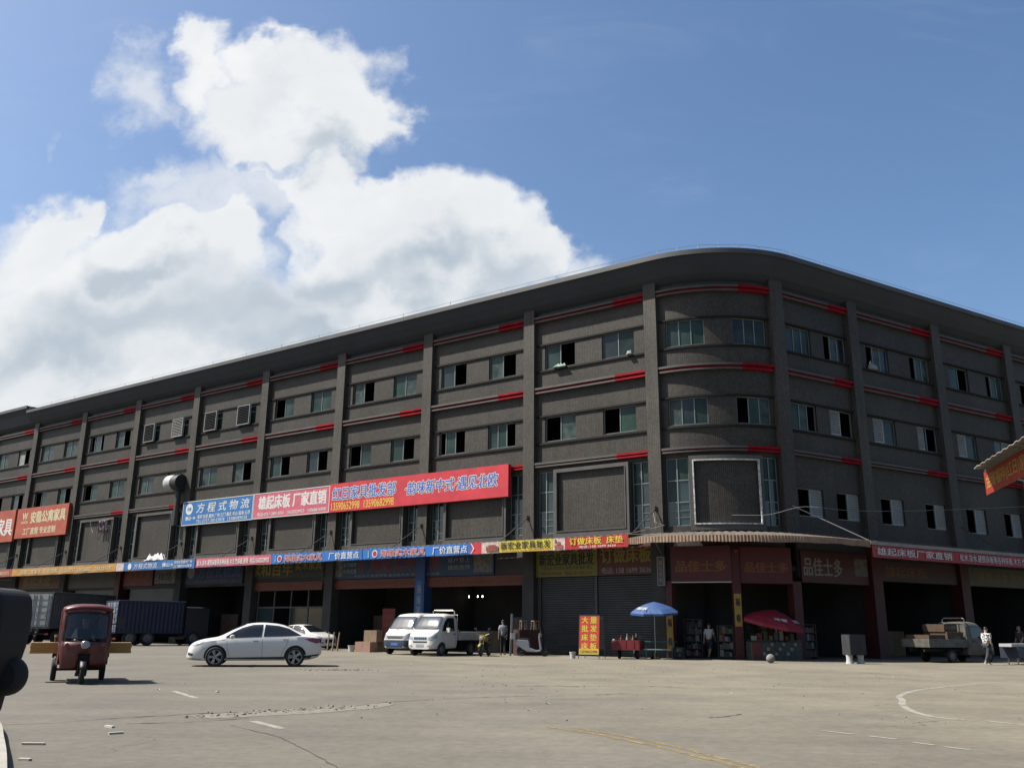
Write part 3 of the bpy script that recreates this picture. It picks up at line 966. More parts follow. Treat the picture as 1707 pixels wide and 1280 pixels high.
def letters(parent, txt, cx, cz, w, h, m, y=-0.03, bold=0.012, spacing=1.0, slant=0.0, name='lettering', vertical=False, ring=None):
    """flat lettering on a sign face (local x along the sign, z up), fitted to w x h;
    bold or ring strokes are thickened with shifted copies stacked fractions of a millimetre apart"""
    if vertical:
        n = len(txt); o = None
        for i, ch in enumerate(txt):
            o = letters(parent, ch, cx, cz + h / 2 - h * (i + .5) / n, w, h / n * .86, m, y, bold, name=name)
        return o
    me0 = text_mesh(txt, 0.0, spacing)
    if not me0.vertices: return None
    vs = [v.co.copy() for v in me0.vertices]; fs = [tuple(p.vertices) for p in me0.polygons]
    bpy.data.meshes.remove(me0)
    xs = [v.x for v in vs]; ys = [v.y for v in vs]
    x0, x1, y0, y1 = min(xs), max(xs), min(ys), max(ys)
    b = bold * h
    if ring: sh = [(ring * h * math.cos(t * math.pi / 4), ring * h * math.sin(t * math.pi / 4)) for t in range(8)]
    elif bold > .003: sh = [(-b, -b * .6), (b, -b * .6), (-b, b * .6), (b, b * .6)]
    else: sh = [(0, 0)]
    V = []; F = []
    for k, (dx, dz) in enumerate(sh):
        base = len(V)
        for v in vs:
            u = (v.x - x0) / max(x1 - x0, 1e-6) - .5; t = (v.y - y0) / max(y1 - y0, 1e-6) - .5
            V.append((cx + u * w + slant * t * h + dx, y - .0007 * k, cz + t * h + dz))
        F += [tuple(base + q for q in f) for f in fs]
    me = bpy.data.meshes.new(name); me.from_pydata(V, [], F)
    me.materials.append(m)
    o = bpy.data.objects.new(name, me); COL.objects.link(o); o.parent = parent
    return o


def frame_mx(O, Rv, N_):
    Rv = Vector((Rv.x, Rv.y, 0)).normalized(); N_ = Vector((N_.x, N_.y, 0)).normalized()
    return Matrix(((Rv.x, -N_.x, 0, O.x), (Rv.y, -N_.y, 0, O.y), (0, 0, 1, O.z), (0, 0, 0, 1)))


def board(name, s0, s1, z0, z1, off, m, label, cat='sign', th=0.12, edge=None, group=None, warp=0.0):
    """a sign board along the facade between s0 and s1, its back at off"""
    a, b = path(s0, off), path(s1, off); mid = (a + b) / 2; Rv = (b - a); L = Rv.length
    if s0 < 0 and s1 <= 0.01: Nv = NL
    elif s0 >= ARC: Nv = NR
    else: Nv = Vector((Rv.y, -Rv.x))
    H = z1 - z0
    mb = MB(); nx = max(2, int(L / .5)) if warp else 1
    if warp:
        rg = random.Random(int(s0 * 10) + 99)
        ph = rg.uniform(0, 6)
        top = []; bot = []
        for i in range(nx + 1):
            x = -L / 2 + L * i / nx; wv_ = warp * (math.sin(i * 1.3 + ph) + .5 * math.sin(i * 2.9 + ph))
            top.append((x, wv_ * .4, H / 2 - abs(wv_) * .2)); bot.append((x, wv_, -H / 2 + abs(wv_) * .4))
        for (d) in (-th / 2, th / 2):
            for p in top: mb.v.append(Vector((p[0], p[1] + d, p[2])))
            for p in bot: mb.v.append(Vector((p[0], p[1] + d, p[2])))
        n = nx + 1
        for i in range(nx):
            mb.face([i, i + 1, n + i + 1, n + i]); mb.face([2 * n + i, 3 * n + i, 3 * n + i + 1, 2 * n + i + 1])
            mb.face([i, 2 * n + i, 2 * n + i + 1, i + 1]); mb.face([n + i, n + i + 1, 3 * n + i + 1, 3 * n + i])
        mb.face([0, n, 3 * n, 2 * n]); mb.face([nx, 2 * n + nx, 3 * n + nx, n + nx])
    else:
        mb.box((0, 0, 0), (L, th, H))
    o = mb.build(name, m)
    O = Vector((mid.x, mid.y, (z0 + z1) / 2)) + Vector((Nv.x, Nv.y, 0)).normalized() * (th / 2)
    o.matrix_world = frame_mx(O, Rv, Nv)
    tag(o, label, cat, group)
    if edge:
        e = MB(); w = .05
        for (c, d) in (((0, 0, H / 2 + w / 2), (L + 2 * w, th + .03, w)), ((0, 0, -H / 2 - w / 2), (L + 2 * w, th + .03, w)), ((-L / 2 - w / 2, 0, 0), (w, th + .03, H)), ((L / 2 + w / 2, 0, 0), (w, th + .03, H))):
            e.box(c, d)
        e.build('sign_edge', edge, o)
    return o, L, H, -th / 2 - .004 - (warp * 1.6)


def C(name, col, **k): return mat(name, col, k.pop('rough', .55), var=k.pop('var', .17), vscale=k.pop('vscale', 1.2), **k)


S_ORED = C('sign_orange_red', (0.42, 0.085, 0.04)); S_BLUE = C('sign_blue', (0.02, 0.16, 0.42)); S_PINK = C('sign_pink', (0.58, 0.12, 0.17))
S_RED = C('sign_red', (0.60, 0.03, 0.045)); S_ORANGE = C('banner_orange', (0.52, 0.26, 0.06)); S_YEL = C('banner_yellow', (0.62, 0.52, 0.04))
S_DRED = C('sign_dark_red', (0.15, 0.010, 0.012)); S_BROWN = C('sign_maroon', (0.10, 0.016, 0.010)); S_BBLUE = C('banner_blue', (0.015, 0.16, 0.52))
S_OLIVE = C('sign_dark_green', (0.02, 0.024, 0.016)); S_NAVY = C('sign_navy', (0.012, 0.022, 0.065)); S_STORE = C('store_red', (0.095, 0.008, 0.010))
S_GREY = C('faded_photo_print', (0.15, 0.14, 0.13), var=.5, vscale=4); S_CREAM = C('pale_print', (0.60, 0.50, 0.46), var=.35, vscale=6)
I_WHITE = mat('white_lettering', (0.72, 0.71, 0.68), .6); I_YEL = mat('yellow_lettering', (0.72, 0.55, 0.05), .6); I_CREAM = mat('cream_lettering', (0.62, 0.56, 0.36), .6)
I_BLUE = mat('blue_lettering', (0.02, 0.12, 0.48), .6); I_BLACK = mat('black_lettering', (0.015, 0.013, 0.01), .6); I_RED = mat('red_lettering', (0.45, 0.015, 0.03), .6)
I_ORANGE = mat('orange_lettering', (0.24, 0.085, 0.02), .6); I_PALE = mat('pale_lettering', (0.28, 0.275, 0.27), .6); I_OLD = mat('gold_lettering', (0.25, 0.20, 0.03), .6)
I_GREY = mat('grey_edge', (0.35, 0.35, 0.35), .5, metal=.4)


def outlined(o, txt, cx, cz, w, h, fill, rim, y, b=0.012, r=0.062, **k):
    letters(o, txt, cx, cz, w, h, rim, y, name='lettering_outline', ring=r, **k)
    letters(o, txt, cx, cz, w, h, fill, y - .008, b, **k)


def disc(o, cx, cz, r, m, y, name='emblem'):
    mb = MB(); n = 28
    mb.v = [Vector((cx + r * math.cos(2 * math.pi * i / n), y, cz + r * math.sin(2 * math.pi * i / n))) for i in range(n)]
    mb.face(list(range(n))); return mb.build(name, m, o, recalc=False)


# --- the five big boards on the second storey
o, L, H, y = board('signboard', -72.9, -66.3, 8.75, 11.72, .02, S_ORED, 'orange-red furniture sign cut by the left picture edge, white letters', th=.25)
letters(o, '家具', 1.55, -.1, 2.9, 1.6, I_WHITE, y, .03); letters(o, '公寓', -1.75, -.1, 2.9, 1.6, I_WHITE, y, .03)
o, L, H, y = board('signboard', -65.9, -57.1, 8.95, 11.70, .02, S_ORED, 'orange-red wall sign with cream letters beside the left picture edge', th=.25)
letters(o, '安稳公寓家具', 1.05, .45, 5.9, 1.05, I_CREAM, y, .04); letters(o, '工厂直营 专业定制', -.2, -.78, 5.6, .62, I_CREAM, y, .035)
letters(o, 'W', -2.95, .62, .95, .62, I_CREAM, y, .05); letters(o, 'ANWEN', -2.95, .05, 1.2, .26, I_CREAM, y, .03)
o, L, H, y = board('signboard', -40.45, -32.28, 8.78, 10.52, .02, S_BLUE, 'blue wall sign with white slanted letters and a round white emblem', th=.22, edge=I_WHITE)
disc(o, -3.35, .32, .43, I_WHITE, y); letters(o, '方程', -3.35, .32, .5, .26, S_BLUE, y - .006, .02)
letters(o, '方 程 式 物 流', .65, .33, 6.1, .72, I_WHITE, y, .012, slant=.18); letters(o, '佛山', -3.4, -.38, .62, .3, I_WHITE, y, .05)
letters(o, '→', -2.75, -.38, .55, .22, I_WHITE, y, .04)
letters(o, '深圳 东莞 惠州 广州 江门 肇庆 中山 珠海 云浮', .8, -.34, 6.1, .3, I_WHITE, y, .02); letters(o, 'TEL:0757-28103878  13388489028', .6, -.68, 5.9, .24, I_WHITE, y, .012, spacing=1.2)
o, L, H, y = board('signboard', -32.12, -24.42, 8.80, 10.52, .02, S_PINK, 'pink wall sign with bold white letters and a phone number line', th=.22, edge=I_WHITE)
letters(o, '雄起床板 厂家直销', .1, .2, 6.9, .95, I_WHITE, y, .04); letters(o, '电话:0757-28913054   13620329923   13068616900', .1, -.62, 7.0, .3, I_WHITE, y, .015)
o, L, H, y = board('signboard', -24.28, -9.58, 8.72, 10.62, .02, S_RED, 'long bright red wall sign with blue white-edged letters', th=.3)
outlined(o, '红日家具批发部', -4.25, .25, 5.7, .86, I_BLUE, I_WHITE, y); outlined(o, '·韵味新中式·遇见北欧', 3.0, .12, 7.2, .82, I_BLUE, I_WHITE, y, slant=.1)
letters(o, '13590652998  13590682998', -4.35, -.58, 5.6, .5, I_YEL, y, .012)

# --- banners along the edge of the awning
g_b = 'banners along the awning edge'
AO = 2.50


def banner(s0, s1, m, label, z0=5.30, z1=5.90, warp=.015, off=AO): return board('banner', s0, s1, z0, z1, off, m, label, 'banner', .02, None, g_b, warp)


o, L, H, y = banner(-72.5, -60.75, S_ORED, 'faded reddish banner at the far left end of the awning'); letters(o, '家具批发  电话:0757-28833575', 2.2, 0, 6.5, .36, I_CREAM, y, .02)
o, L, H, y = banner(-60.7, -44.95, S_ORANGE, 'orange banner with faint pale letters on the left awning'); letters(o, '安稳公寓家具  欢迎选购  电话:0757-28626002  28633578', .4, 0, 13.6, .38, I_CREAM, y, .02)
o, L, H, y = banner(-44.9, -43.92, S_CREAM, 'short pale patch between the orange and the small blue banner')
o, L, H, y = banner(-43.88, -35.2, S_BLUE, 'small blue banner with round white emblem under the white cloth'); disc(o, -3.55, 0, .24, I_WHITE, y)
letters(o, '方程式物流', -1.55, 0, 2.9, .4, I_WHITE, y, .005, slant=.15); letters(o, '佛山→', 1.2, 0, 1.3, .3, I_WHITE, y, .04)
letters(o, '深圳东莞惠州广州', 3.0, .14, 2.1, .22, I_WHITE, y, .015); letters(o, '江门肇庆中山珠海', 3.0, -.14, 2.1, .22, I_WHITE, y, .015)
o, L, H, y = banner(-35.05, -27.1, S_PINK, 'pink banner packed with white letters and a phone number'); letters(o, '松木.杂木.硬质床板等各种床板.木方.竹床板.排骨  电话13620329923', 0, 0, 7.6, .40, I_WHITE, y, .02)
o, L, H, y = banner(-27.05, -18.85, S_BBLUE, 'bright blue banner between the pink banner and its blue twin'); outlined(o, '海缘实木家具', -1.1, 0, 3.5, .42, I_RED, I_WHITE, y); disc(o, -3.3, 0, .22, I_WHITE, y)
disc(o, -3.3, 0, .16, I_RED, y - .006); letters(o, '厂价直营点', 2.55, 0, 2.6, .42, I_WHITE, y, .02); letters(o, '实力雄厚', -3.72, 0, .1, .42, I_WHITE, y, .01, vertical=True)
o, L, H, y = banner(-18.8, -10.55, S_BBLUE, 'bright blue banner next to the red arrow patch'); outlined(o, '海缘实木家具', -.9, 0, 3.5, .42, I_RED, I_WHITE, y); disc(o, -3.1, 0, .22, I_WHITE, y)
disc(o, -3.1, 0, .16, I_RED, y - .006); letters(o, '厂价直营点', 2.65, 0, 2.5, .42, I_WHITE, y, .02); letters(o, '价格优惠', -3.62, 0, .1, .42, I_WHITE, y, .01, vertical=True)
o, L, H, y = banner(-10.52, -9.80, S_RED, 'small red patch with arrow ends between blue banner and sofa print')
ar = MB(); ar.v = [Vector(q) for q in ((-.36, y, .28), (-.18, y, 0), (-.36, y, -.28), (-.30, y, -.28), (-.10, y, 0), (-.30, y, .28))]; ar.face([0, 1, 2, 3, 4, 5]); ar.build('arrow_mark', I_WHITE, o, recalc=False)
o, L, H, y = banner(-9.78, -8.62, S_CREAM, 'pale banner print showing a red-brown sofa, left of the yellow banner')
so = MB()
for q in (((.15, -.1), (.62, .18)), ((.15, .06), (.5, .16)), ((-.2, -.06), (.1, .26)), ((.5, -.06), (.1, .26))): so.box((q[0][0], y, q[0][1]), (q[1][0], .004, q[1][1]))
so.build('sofa_print', C('print_red_brown', (0.28, 0.06, 0.035)), o)
o, L, H, y = banner(-8.60, -5.15, S_YEL, 'yellow banner with black brush letters on the awning edge'); letters(o, '新宏业家具批发', 0, .06, 3.2, .40, I_BLACK, y, .02)
letters(o, '专业批发各种家具床垫 欢迎新老客户光临', 0, -.23, 3.1, .09, I_RED, y, .0)
o, L, H, y = banner(-5.13, -4.39, S_CREAM, 'small pale furniture print between the yellow and the red banner')
so = MB()
for q in (((0, -.14), (.5, .2)), ((0, .02), (.2, .2)), ((-.2, .16), (.1, .2))): so.box((q[0][0], y, q[0][1]), (q[1][0], .004, q[1][1]))
so.build('sofa_print', C('print_red', (0.38, 0.08, 0.06)), o)
o, L, H, y = banner(-4.37, -.74, C('banner_red', (0.46, 0.02, 0.018)), 'red banner with yellow letters at the right end of the left awning'); letters(o, '订做床板  床垫', 0, .09, 3.1, .36, I_YEL, y, .025)
letters(o, '电话: 158 1699 3636', .1, -.2, 2.1, .14, I_WHITE, y, .012)
o, L, H, y = banner(9.55, 16.3, C('banner_crimson', (0.40, 0.012, 0.03)), 'crimson banner with white letters hanging from the right-hand awning', 4.93, 5.52, .02); letters(o, '雄起床板厂家直销', 0, .02, 6.1, .38, I_WHITE, y, .02)
o, L, H, y = banner(16.35, 24.6, MATS['banner_crimson'], 'crimson banner with small white print running to the right edge', 4.93, 5.52, .02); letters(o, '松木.杂木.硬质床板等各种床板.木方.竹床板.排骨', 0, .02, 7.6, .38, I_WHITE, y, .01)
o, L, H, y = banner(24.65, 34.0, MATS['banner_crimson'], 'crimson banner beyond the right picture edge', 4.93, 5.52, .02)

# --- signs under the awning, base colours lowered to deepen its shade
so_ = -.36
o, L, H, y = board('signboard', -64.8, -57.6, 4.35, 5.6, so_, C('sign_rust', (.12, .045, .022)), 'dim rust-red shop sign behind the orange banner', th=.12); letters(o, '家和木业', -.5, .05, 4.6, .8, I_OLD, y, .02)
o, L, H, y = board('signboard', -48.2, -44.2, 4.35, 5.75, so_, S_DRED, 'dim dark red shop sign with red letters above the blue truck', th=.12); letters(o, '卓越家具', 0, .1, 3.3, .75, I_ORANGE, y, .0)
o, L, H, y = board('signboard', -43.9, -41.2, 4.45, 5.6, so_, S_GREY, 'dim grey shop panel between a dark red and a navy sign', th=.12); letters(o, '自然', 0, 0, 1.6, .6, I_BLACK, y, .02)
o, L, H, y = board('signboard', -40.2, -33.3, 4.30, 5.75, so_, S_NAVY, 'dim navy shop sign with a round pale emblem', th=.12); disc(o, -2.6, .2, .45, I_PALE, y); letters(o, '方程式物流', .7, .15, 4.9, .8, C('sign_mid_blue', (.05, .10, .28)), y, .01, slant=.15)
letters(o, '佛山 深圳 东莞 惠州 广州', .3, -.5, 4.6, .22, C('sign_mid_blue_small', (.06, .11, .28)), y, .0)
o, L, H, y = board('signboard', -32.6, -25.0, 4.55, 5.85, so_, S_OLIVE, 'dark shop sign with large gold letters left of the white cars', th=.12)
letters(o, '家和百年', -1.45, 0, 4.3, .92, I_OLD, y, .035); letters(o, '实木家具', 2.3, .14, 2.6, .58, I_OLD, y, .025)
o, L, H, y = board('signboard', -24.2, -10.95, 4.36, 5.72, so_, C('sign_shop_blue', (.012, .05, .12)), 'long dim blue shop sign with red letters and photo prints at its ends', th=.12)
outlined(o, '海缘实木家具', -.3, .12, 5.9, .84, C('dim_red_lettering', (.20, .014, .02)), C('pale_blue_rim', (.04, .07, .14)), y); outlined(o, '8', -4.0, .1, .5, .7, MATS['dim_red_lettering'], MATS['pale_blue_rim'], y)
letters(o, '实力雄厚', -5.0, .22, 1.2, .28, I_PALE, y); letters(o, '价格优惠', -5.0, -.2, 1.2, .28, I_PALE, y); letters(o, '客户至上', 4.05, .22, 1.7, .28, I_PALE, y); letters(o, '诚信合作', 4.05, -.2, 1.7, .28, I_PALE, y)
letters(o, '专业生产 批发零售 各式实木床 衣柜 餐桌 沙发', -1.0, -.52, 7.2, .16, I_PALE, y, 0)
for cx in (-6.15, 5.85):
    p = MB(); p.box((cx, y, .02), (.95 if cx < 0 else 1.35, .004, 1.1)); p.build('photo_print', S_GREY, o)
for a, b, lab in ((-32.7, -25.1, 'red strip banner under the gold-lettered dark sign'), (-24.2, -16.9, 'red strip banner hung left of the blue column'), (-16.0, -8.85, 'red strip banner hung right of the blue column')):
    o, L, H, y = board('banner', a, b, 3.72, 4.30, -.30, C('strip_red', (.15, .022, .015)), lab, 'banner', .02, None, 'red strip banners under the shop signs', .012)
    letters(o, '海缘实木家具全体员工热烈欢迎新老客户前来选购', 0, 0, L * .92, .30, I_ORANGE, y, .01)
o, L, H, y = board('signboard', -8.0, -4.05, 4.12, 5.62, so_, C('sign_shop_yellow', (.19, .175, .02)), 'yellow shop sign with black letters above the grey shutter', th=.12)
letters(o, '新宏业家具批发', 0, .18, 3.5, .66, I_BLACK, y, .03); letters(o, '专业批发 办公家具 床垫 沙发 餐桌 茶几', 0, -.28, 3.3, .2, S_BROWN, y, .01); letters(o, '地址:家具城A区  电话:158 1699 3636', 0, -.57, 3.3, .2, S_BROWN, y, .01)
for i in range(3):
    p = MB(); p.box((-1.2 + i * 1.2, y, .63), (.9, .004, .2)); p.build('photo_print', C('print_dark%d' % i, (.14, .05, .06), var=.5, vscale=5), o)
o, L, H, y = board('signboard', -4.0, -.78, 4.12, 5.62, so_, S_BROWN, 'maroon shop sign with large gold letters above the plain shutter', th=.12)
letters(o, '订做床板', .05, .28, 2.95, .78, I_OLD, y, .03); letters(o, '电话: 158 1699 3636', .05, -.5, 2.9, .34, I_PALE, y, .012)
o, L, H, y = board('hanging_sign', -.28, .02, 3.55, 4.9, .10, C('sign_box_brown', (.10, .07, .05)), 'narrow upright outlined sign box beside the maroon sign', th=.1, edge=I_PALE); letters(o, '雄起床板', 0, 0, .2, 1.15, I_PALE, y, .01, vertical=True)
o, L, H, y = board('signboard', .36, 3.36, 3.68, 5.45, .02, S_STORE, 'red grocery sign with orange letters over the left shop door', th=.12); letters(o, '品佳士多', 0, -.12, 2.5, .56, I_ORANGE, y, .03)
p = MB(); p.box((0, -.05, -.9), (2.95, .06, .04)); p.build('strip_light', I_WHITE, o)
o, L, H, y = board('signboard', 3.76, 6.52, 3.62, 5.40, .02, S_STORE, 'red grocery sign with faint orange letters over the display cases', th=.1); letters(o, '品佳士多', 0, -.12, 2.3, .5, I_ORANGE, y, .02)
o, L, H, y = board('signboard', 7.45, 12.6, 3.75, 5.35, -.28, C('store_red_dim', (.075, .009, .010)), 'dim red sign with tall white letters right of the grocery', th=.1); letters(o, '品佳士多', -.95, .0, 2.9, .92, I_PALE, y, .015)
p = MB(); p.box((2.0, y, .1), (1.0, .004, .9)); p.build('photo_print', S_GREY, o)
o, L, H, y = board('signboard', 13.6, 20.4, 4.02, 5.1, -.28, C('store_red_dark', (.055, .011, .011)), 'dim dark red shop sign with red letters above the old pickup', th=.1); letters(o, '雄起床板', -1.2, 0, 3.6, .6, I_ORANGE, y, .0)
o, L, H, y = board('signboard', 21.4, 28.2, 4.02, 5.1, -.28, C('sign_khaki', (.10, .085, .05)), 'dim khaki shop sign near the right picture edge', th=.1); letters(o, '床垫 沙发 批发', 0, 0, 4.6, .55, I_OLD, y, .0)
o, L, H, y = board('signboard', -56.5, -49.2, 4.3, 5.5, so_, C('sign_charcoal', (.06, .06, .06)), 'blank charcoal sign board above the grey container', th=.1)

# paper couplets pasted on the red columns
for (s, z0, z1, lab) in ((3.56, 1.55, 3.1, 'yellow and black poster pasted on the middle red column'), (.20, .35, 2.15, 'yellow poster pasted low on the left red column by the umbrella')):
    o, L, H, y = board('poster', s - .17, s + .17, z0, z1, .07, C('poster_yellow', (.42, .26, .035)), lab, 'poster', .01)
    letters(o, '福', 0, H * .25, .22, .36, I_BLACK, y, .03); letters(o, '春', 0, -H * .25, .22, .36, I_BLACK, y, .03)
bl = MB(); pp = path(-16.35, .012)
o, L, H, y = board('column_banner', -16.6, -16.1, .6, 4.1, .005, C('banner_column_blue', (.02, .11, .36)), 'blue upright banner wrapped on the blue column behind the van', 'banner', .01)
letters(o, '海缘家具厂', 0, .0, .3, 3.1, I_PALE, y, .02, vertical=True)

# ------------------------------------------------------------------ awnings
M_AWN = mat('awning_sheet', (0.14, 0.115, 0.095), 0.7, var=.3, vscale=1.5)
M_TRIM = mat('awning_trim', (0.30, 0.19, 0.125), 0.7, var=.25, vscale=3)
M_TRIMW = mat('awning_pale_trim', (0.33, 0.285, 0.245), 0.6, var=.2, vscale=3)


def awning(name, s0, s1, z_in, z_out, label, mtrim=None, trim=None):
    r = empty(name, (*path((s0 + s1) / 2, 0), 0), 0, label, 'awning')
    off = Vector((-r.location.x, -r.location.y, 0))

    def part(mb, nm, m, lab=None):
        q = mb.build(nm, m, r); q.location = off
        if lab: q['label'] = lab
        return q
    st = [s0 + (s1 - s0) * i / max(1, int((s1 - s0) / .095)) for i in range(int((s1 - s0) / .095) + 1)]
    sh = MB(); k = 0; rows = []
    for i, s in enumerate(st):
        w = .018 * math.sin(2 * math.pi * i / 4)
        a = path(s, .02); b = path(s, AO - .03)
        for (p, z) in ((a, z_in), (b, z_out), (b, z_out - .02), (a, z_in - .02)): sh.v.append(Vector((p.x, p.y, z + w)))
    for i in range(len(st) - 1):
        for j in range(4):
            q = (j + 1) % 4; sh.face([i * 4 + j, i * 4 + 4 + j, i * 4 + 4 + q, i * 4 + q])
    part(sh, 'awning_sheet', M_AWN)
    bm_ = MB(); sbox(bm_, s0, s1, AO - .10, AO - .04, z_out - .14, z_out - .06); part(bm_, 'edge_beam', M_ROD)
    if trim:
        t0, t1 = trim; tm = MB(); rg = random.Random(5)
        n = int((t1 - t0) / .03)
        for i in range(n + 1):
            s = t0 + (t1 - t0) * i / n; w = .014 * math.sin(i * 1.6)
            lo = z_out - .30 + .02 * math.sin(s * 1.1) + .015 * math.sin(s * 3.7) + rg.uniform(-.008, .008)
            for (o_, z) in ((AO + w, z_out + .01), (AO + .012 + w, z_out + .01), (AO + .03 + w, lo), (AO + .018 + w, lo)):
                p = path(s, o_); tm.v.append(Vector((p.x, p.y, z)))
        for i in range(n):
            for j in range(4):
                q = (j + 1) % 4; tm.face([i * 4 + j, i * 4 + 4 + j, i * 4 + 4 + q, i * 4 + q])
        part(tm, 'awning_trim', mtrim)
    return r, part


r, part = awning('awning', -74, -.72, 6.13, 5.93, 'long lean-to awning under the big signs, its edge hung with banners')
for k, s in enumerate(SK[:9]):
    q = MB(); a = path(s - .38, .02); b = path(s - .38 - .15, AO - .08)
    q.tube([(a.x, a.y, 7.45), (b.x, b.y, 5.95)], .028, 6); c = path(s - .3, .02); d = path(s - .2, .5)
    q.tube([(a.x, a.y, 7.45), (d.x, d.y, 6.25)], .018, 5); q.box((a.x, a.y, 7.45), (.14, .14, .18))
    part(q, 'stay_rod', M_ROD)
r, part = awning('awning', -.70, 35, 6.15, 5.72, 'corrugated awning wrapping the rounded corner with a tan ribbed edge', M_TRIM, (-.70, 9.45))
q = MB(); sbox(q, 9.5, 35, AO - .02, AO + .02, 5.55, 5.72); part(q, 'awning_trim', M_TRIMW, 'pale metal edge strip')
a = path(6.9, .05); b = path(9.45, AO - .05)
q = MB(); q.tube([(a.x, a.y, 7.55), (b.x, b.y, 5.75)], .03, 6); part(q, 'stay_rod', M_WIRE)
for s in (13.1, 20.9, 28.6):
    a = path(s, .05); b = path(s + .1, AO - .06)
    q = MB(); q.tube([(a.x, a.y, 7.4), (b.x, b.y, 5.75)], .02, 6); part(q, 'stay_rod', M_ROD)

# ------------------------------------------------------------------ vehicles
def patch(bvh, poly, view, eps=0.006, cell=0.10):
    """a polygon in one view of a body, cut into small cells and laid on the body's surface"""
    def clip(P_, axis, val, keep_less):
        out = []
        for i in range(len(P_)):
            a, b = P_[i], P_[(i + 1) % len(P_)]
            ia = (a[axis] <= val) if keep_less else (a[axis] >= val); ib = (b[axis] <= val) if keep_less else (b[axis] >= val)
            if ia: out.append(a)
            if ia != ib:
                t = (val - a[axis]) / (b[axis] - a[axis]); out.append((a[0] + (b[0] - a[0]) * t, a[1] + (b[1] - a[1]) * t))
        return out
    xs = [p[0] for p in poly]; zs = [p[1] for p in poly]
    V = []; F = []; idx = {}
    nx = max(1, math.ceil((max(xs) - min(xs)) / cell)); nz = max(1, math.ceil((max(zs) - min(zs)) / cell))
    dx = (max(xs) - min(xs)) / nx; dz = (max(zs) - min(zs)) / nz

    def hit(a, b):
        k = (round(a, 5), round(b, 5))
        if k in idx: return idx[k]
        o, d = {'R': (Vector((a, -6, b)), Vector((0, 1, 0))), 'L': (Vector((a, 6, b)), Vector((0, -1, 0))), 'F': (Vector((9, a, b)), Vector((-1, 0, 0))),
                'B': (Vector((-9, a, b)), Vector((1, 0, 0))), 'T': (Vector((a, b, 9)), Vector((0, 0, -1)))}[view]
        loc, nrm, _, _ = bvh.ray_cast(o, d)
        if loc is None: idx[k] = None; return None
        if nrm.dot(d) > 0: nrm = -nrm
        V.append(loc + (nrm * .6 - d * .4).normalized() * eps); idx[k] = len(V) - 1
        return idx[k]
    for i in range(nx):
        A = clip(clip(poly, 0, min(xs) + i * dx, False), 0, min(xs) + (i + 1) * dx, True)
        if len(A) < 3: continue
        for j in range(nz):
            Bp = clip(clip(A, 1, min(zs) + j * dz, False), 1, min(zs) + (j + 1) * dz, True)
            if len(Bp) < 3: continue
            ids = [hit(*p) for p in Bp]
            if None in ids: continue
            cl = []
            for q in ids:
                if not cl or q != cl[-1]: cl.append(q)
            if len(cl) > 1 and cl[0] == cl[-1]: cl.pop()
            if len(set(cl)) == len(cl) >= 3: F.append(cl)
    return V, F


def patch_obj(name, bvh, polys, m, parent, eps=0.006, cell=0.10):
    mb = MB()
    for (poly, view) in polys:
        V, F = patch(bvh, poly, view, eps, cell); b = len(mb.v); mb.v += V
        for f in F: mb.face([b + i for i in f])
    if not mb.f: return None
    return mb.build(name, m, parent, smooth=True, recalc=False)


def interp(tab, x):
    """smooth table lookup (monotone-ish cubic)"""
    if x <= tab[0][0]: return tab[0][1]
    if x >= tab[-1][0]: return tab[-1][1]
    for i in range(len(tab) - 1):
        if tab[i][0] <= x <= tab[i + 1][0]: break
    x0, y0 = tab[i]; x1, y1 = tab[i + 1]; h = x1 - x0

    def slope(k):
        if k <= 0 or k >= len(tab) - 1:
            k0 = max(0, min(k, len(tab) - 2)); return (tab[k0 + 1][1] - tab[k0][1]) / (tab[k0 + 1][0] - tab[k0][0])
        a = (tab[k][1] - tab[k - 1][1]) / (tab[k][0] - tab[k - 1][0]); b = (tab[k + 1][1] - tab[k][1]) / (tab[k + 1][0] - tab[k][0])
        return 0 if a * b <= 0 else 2 * a * b / (a + b)
    t = (x - x0) / h; m0, m1 = slope(i) * h, slope(i + 1) * h
    return (2 * t ** 3 - 3 * t * t + 1) * y0 + (t ** 3 - 2 * t * t + t) * m0 + (-2 * t ** 3 + 3 * t * t) * y1 + (t ** 3 - t * t) * m1


def car_shell(top, belt, bot, plan, roofw, n=64):
    """closed body from side profile, belt line, sill line and plan widths; x forward"""
    x0, x1 = top[0][0], top[-1][0]
    mb = MB(); rings = []
    for i in range(n + 1):
        u = i / n; x = x0 + (x1 - x0) * (.5 - .5 * math.cos(math.pi * u))
        zt, zl = interp(top, x), interp(bot, x); zb = min(interp(belt, x), zt - .035); W = interp(plan, x); Wr = min(W * .96, interp(roofw, x))
        ring = [(0, zl), (W * .80, zl), (W * .93, zl + .03), (W * .975, zl + (zb - zl) * .22), (W, zl + (zb - zl) * .5), (W * .995, zl + (zb - zl) * .78), (W * .965, zb)]
        hgt = zt - zb
        for t in (.25, .5, .72):
            ring.append((W * .965 + (Wr - W * .965) * t, zb + hgt * t))
        ring += [(Wr * .95, zb + hgt * .88), (Wr * .84, zb + hgt * .955), (Wr * .5, zb + hgt * .99), (0, zt)]
        full = ring + [(-y, z) for (y, z) in reversed(ring[1:-1])]
        r = []
        for (y, z) in full: mb.v.append(Vector((x, y, z))); r.append(len(mb.v) - 1)
        rings.append(r)
    k = len(rings[0])
    for a, b in zip(rings, rings[1:]):
        for j in range(k):
            q = (j + 1) % k; mb.face([a[j], a[q], b[q], b[j]])
    mb.face(rings[0]); mb.face(list(reversed(rings[-1])))
    return mb


def bvh_of(o):
    me = o.data
    return BVHTree.FromPolygons([v.co.copy() for v in me.vertices], [tuple(p.vertices) for p in me.polygons])


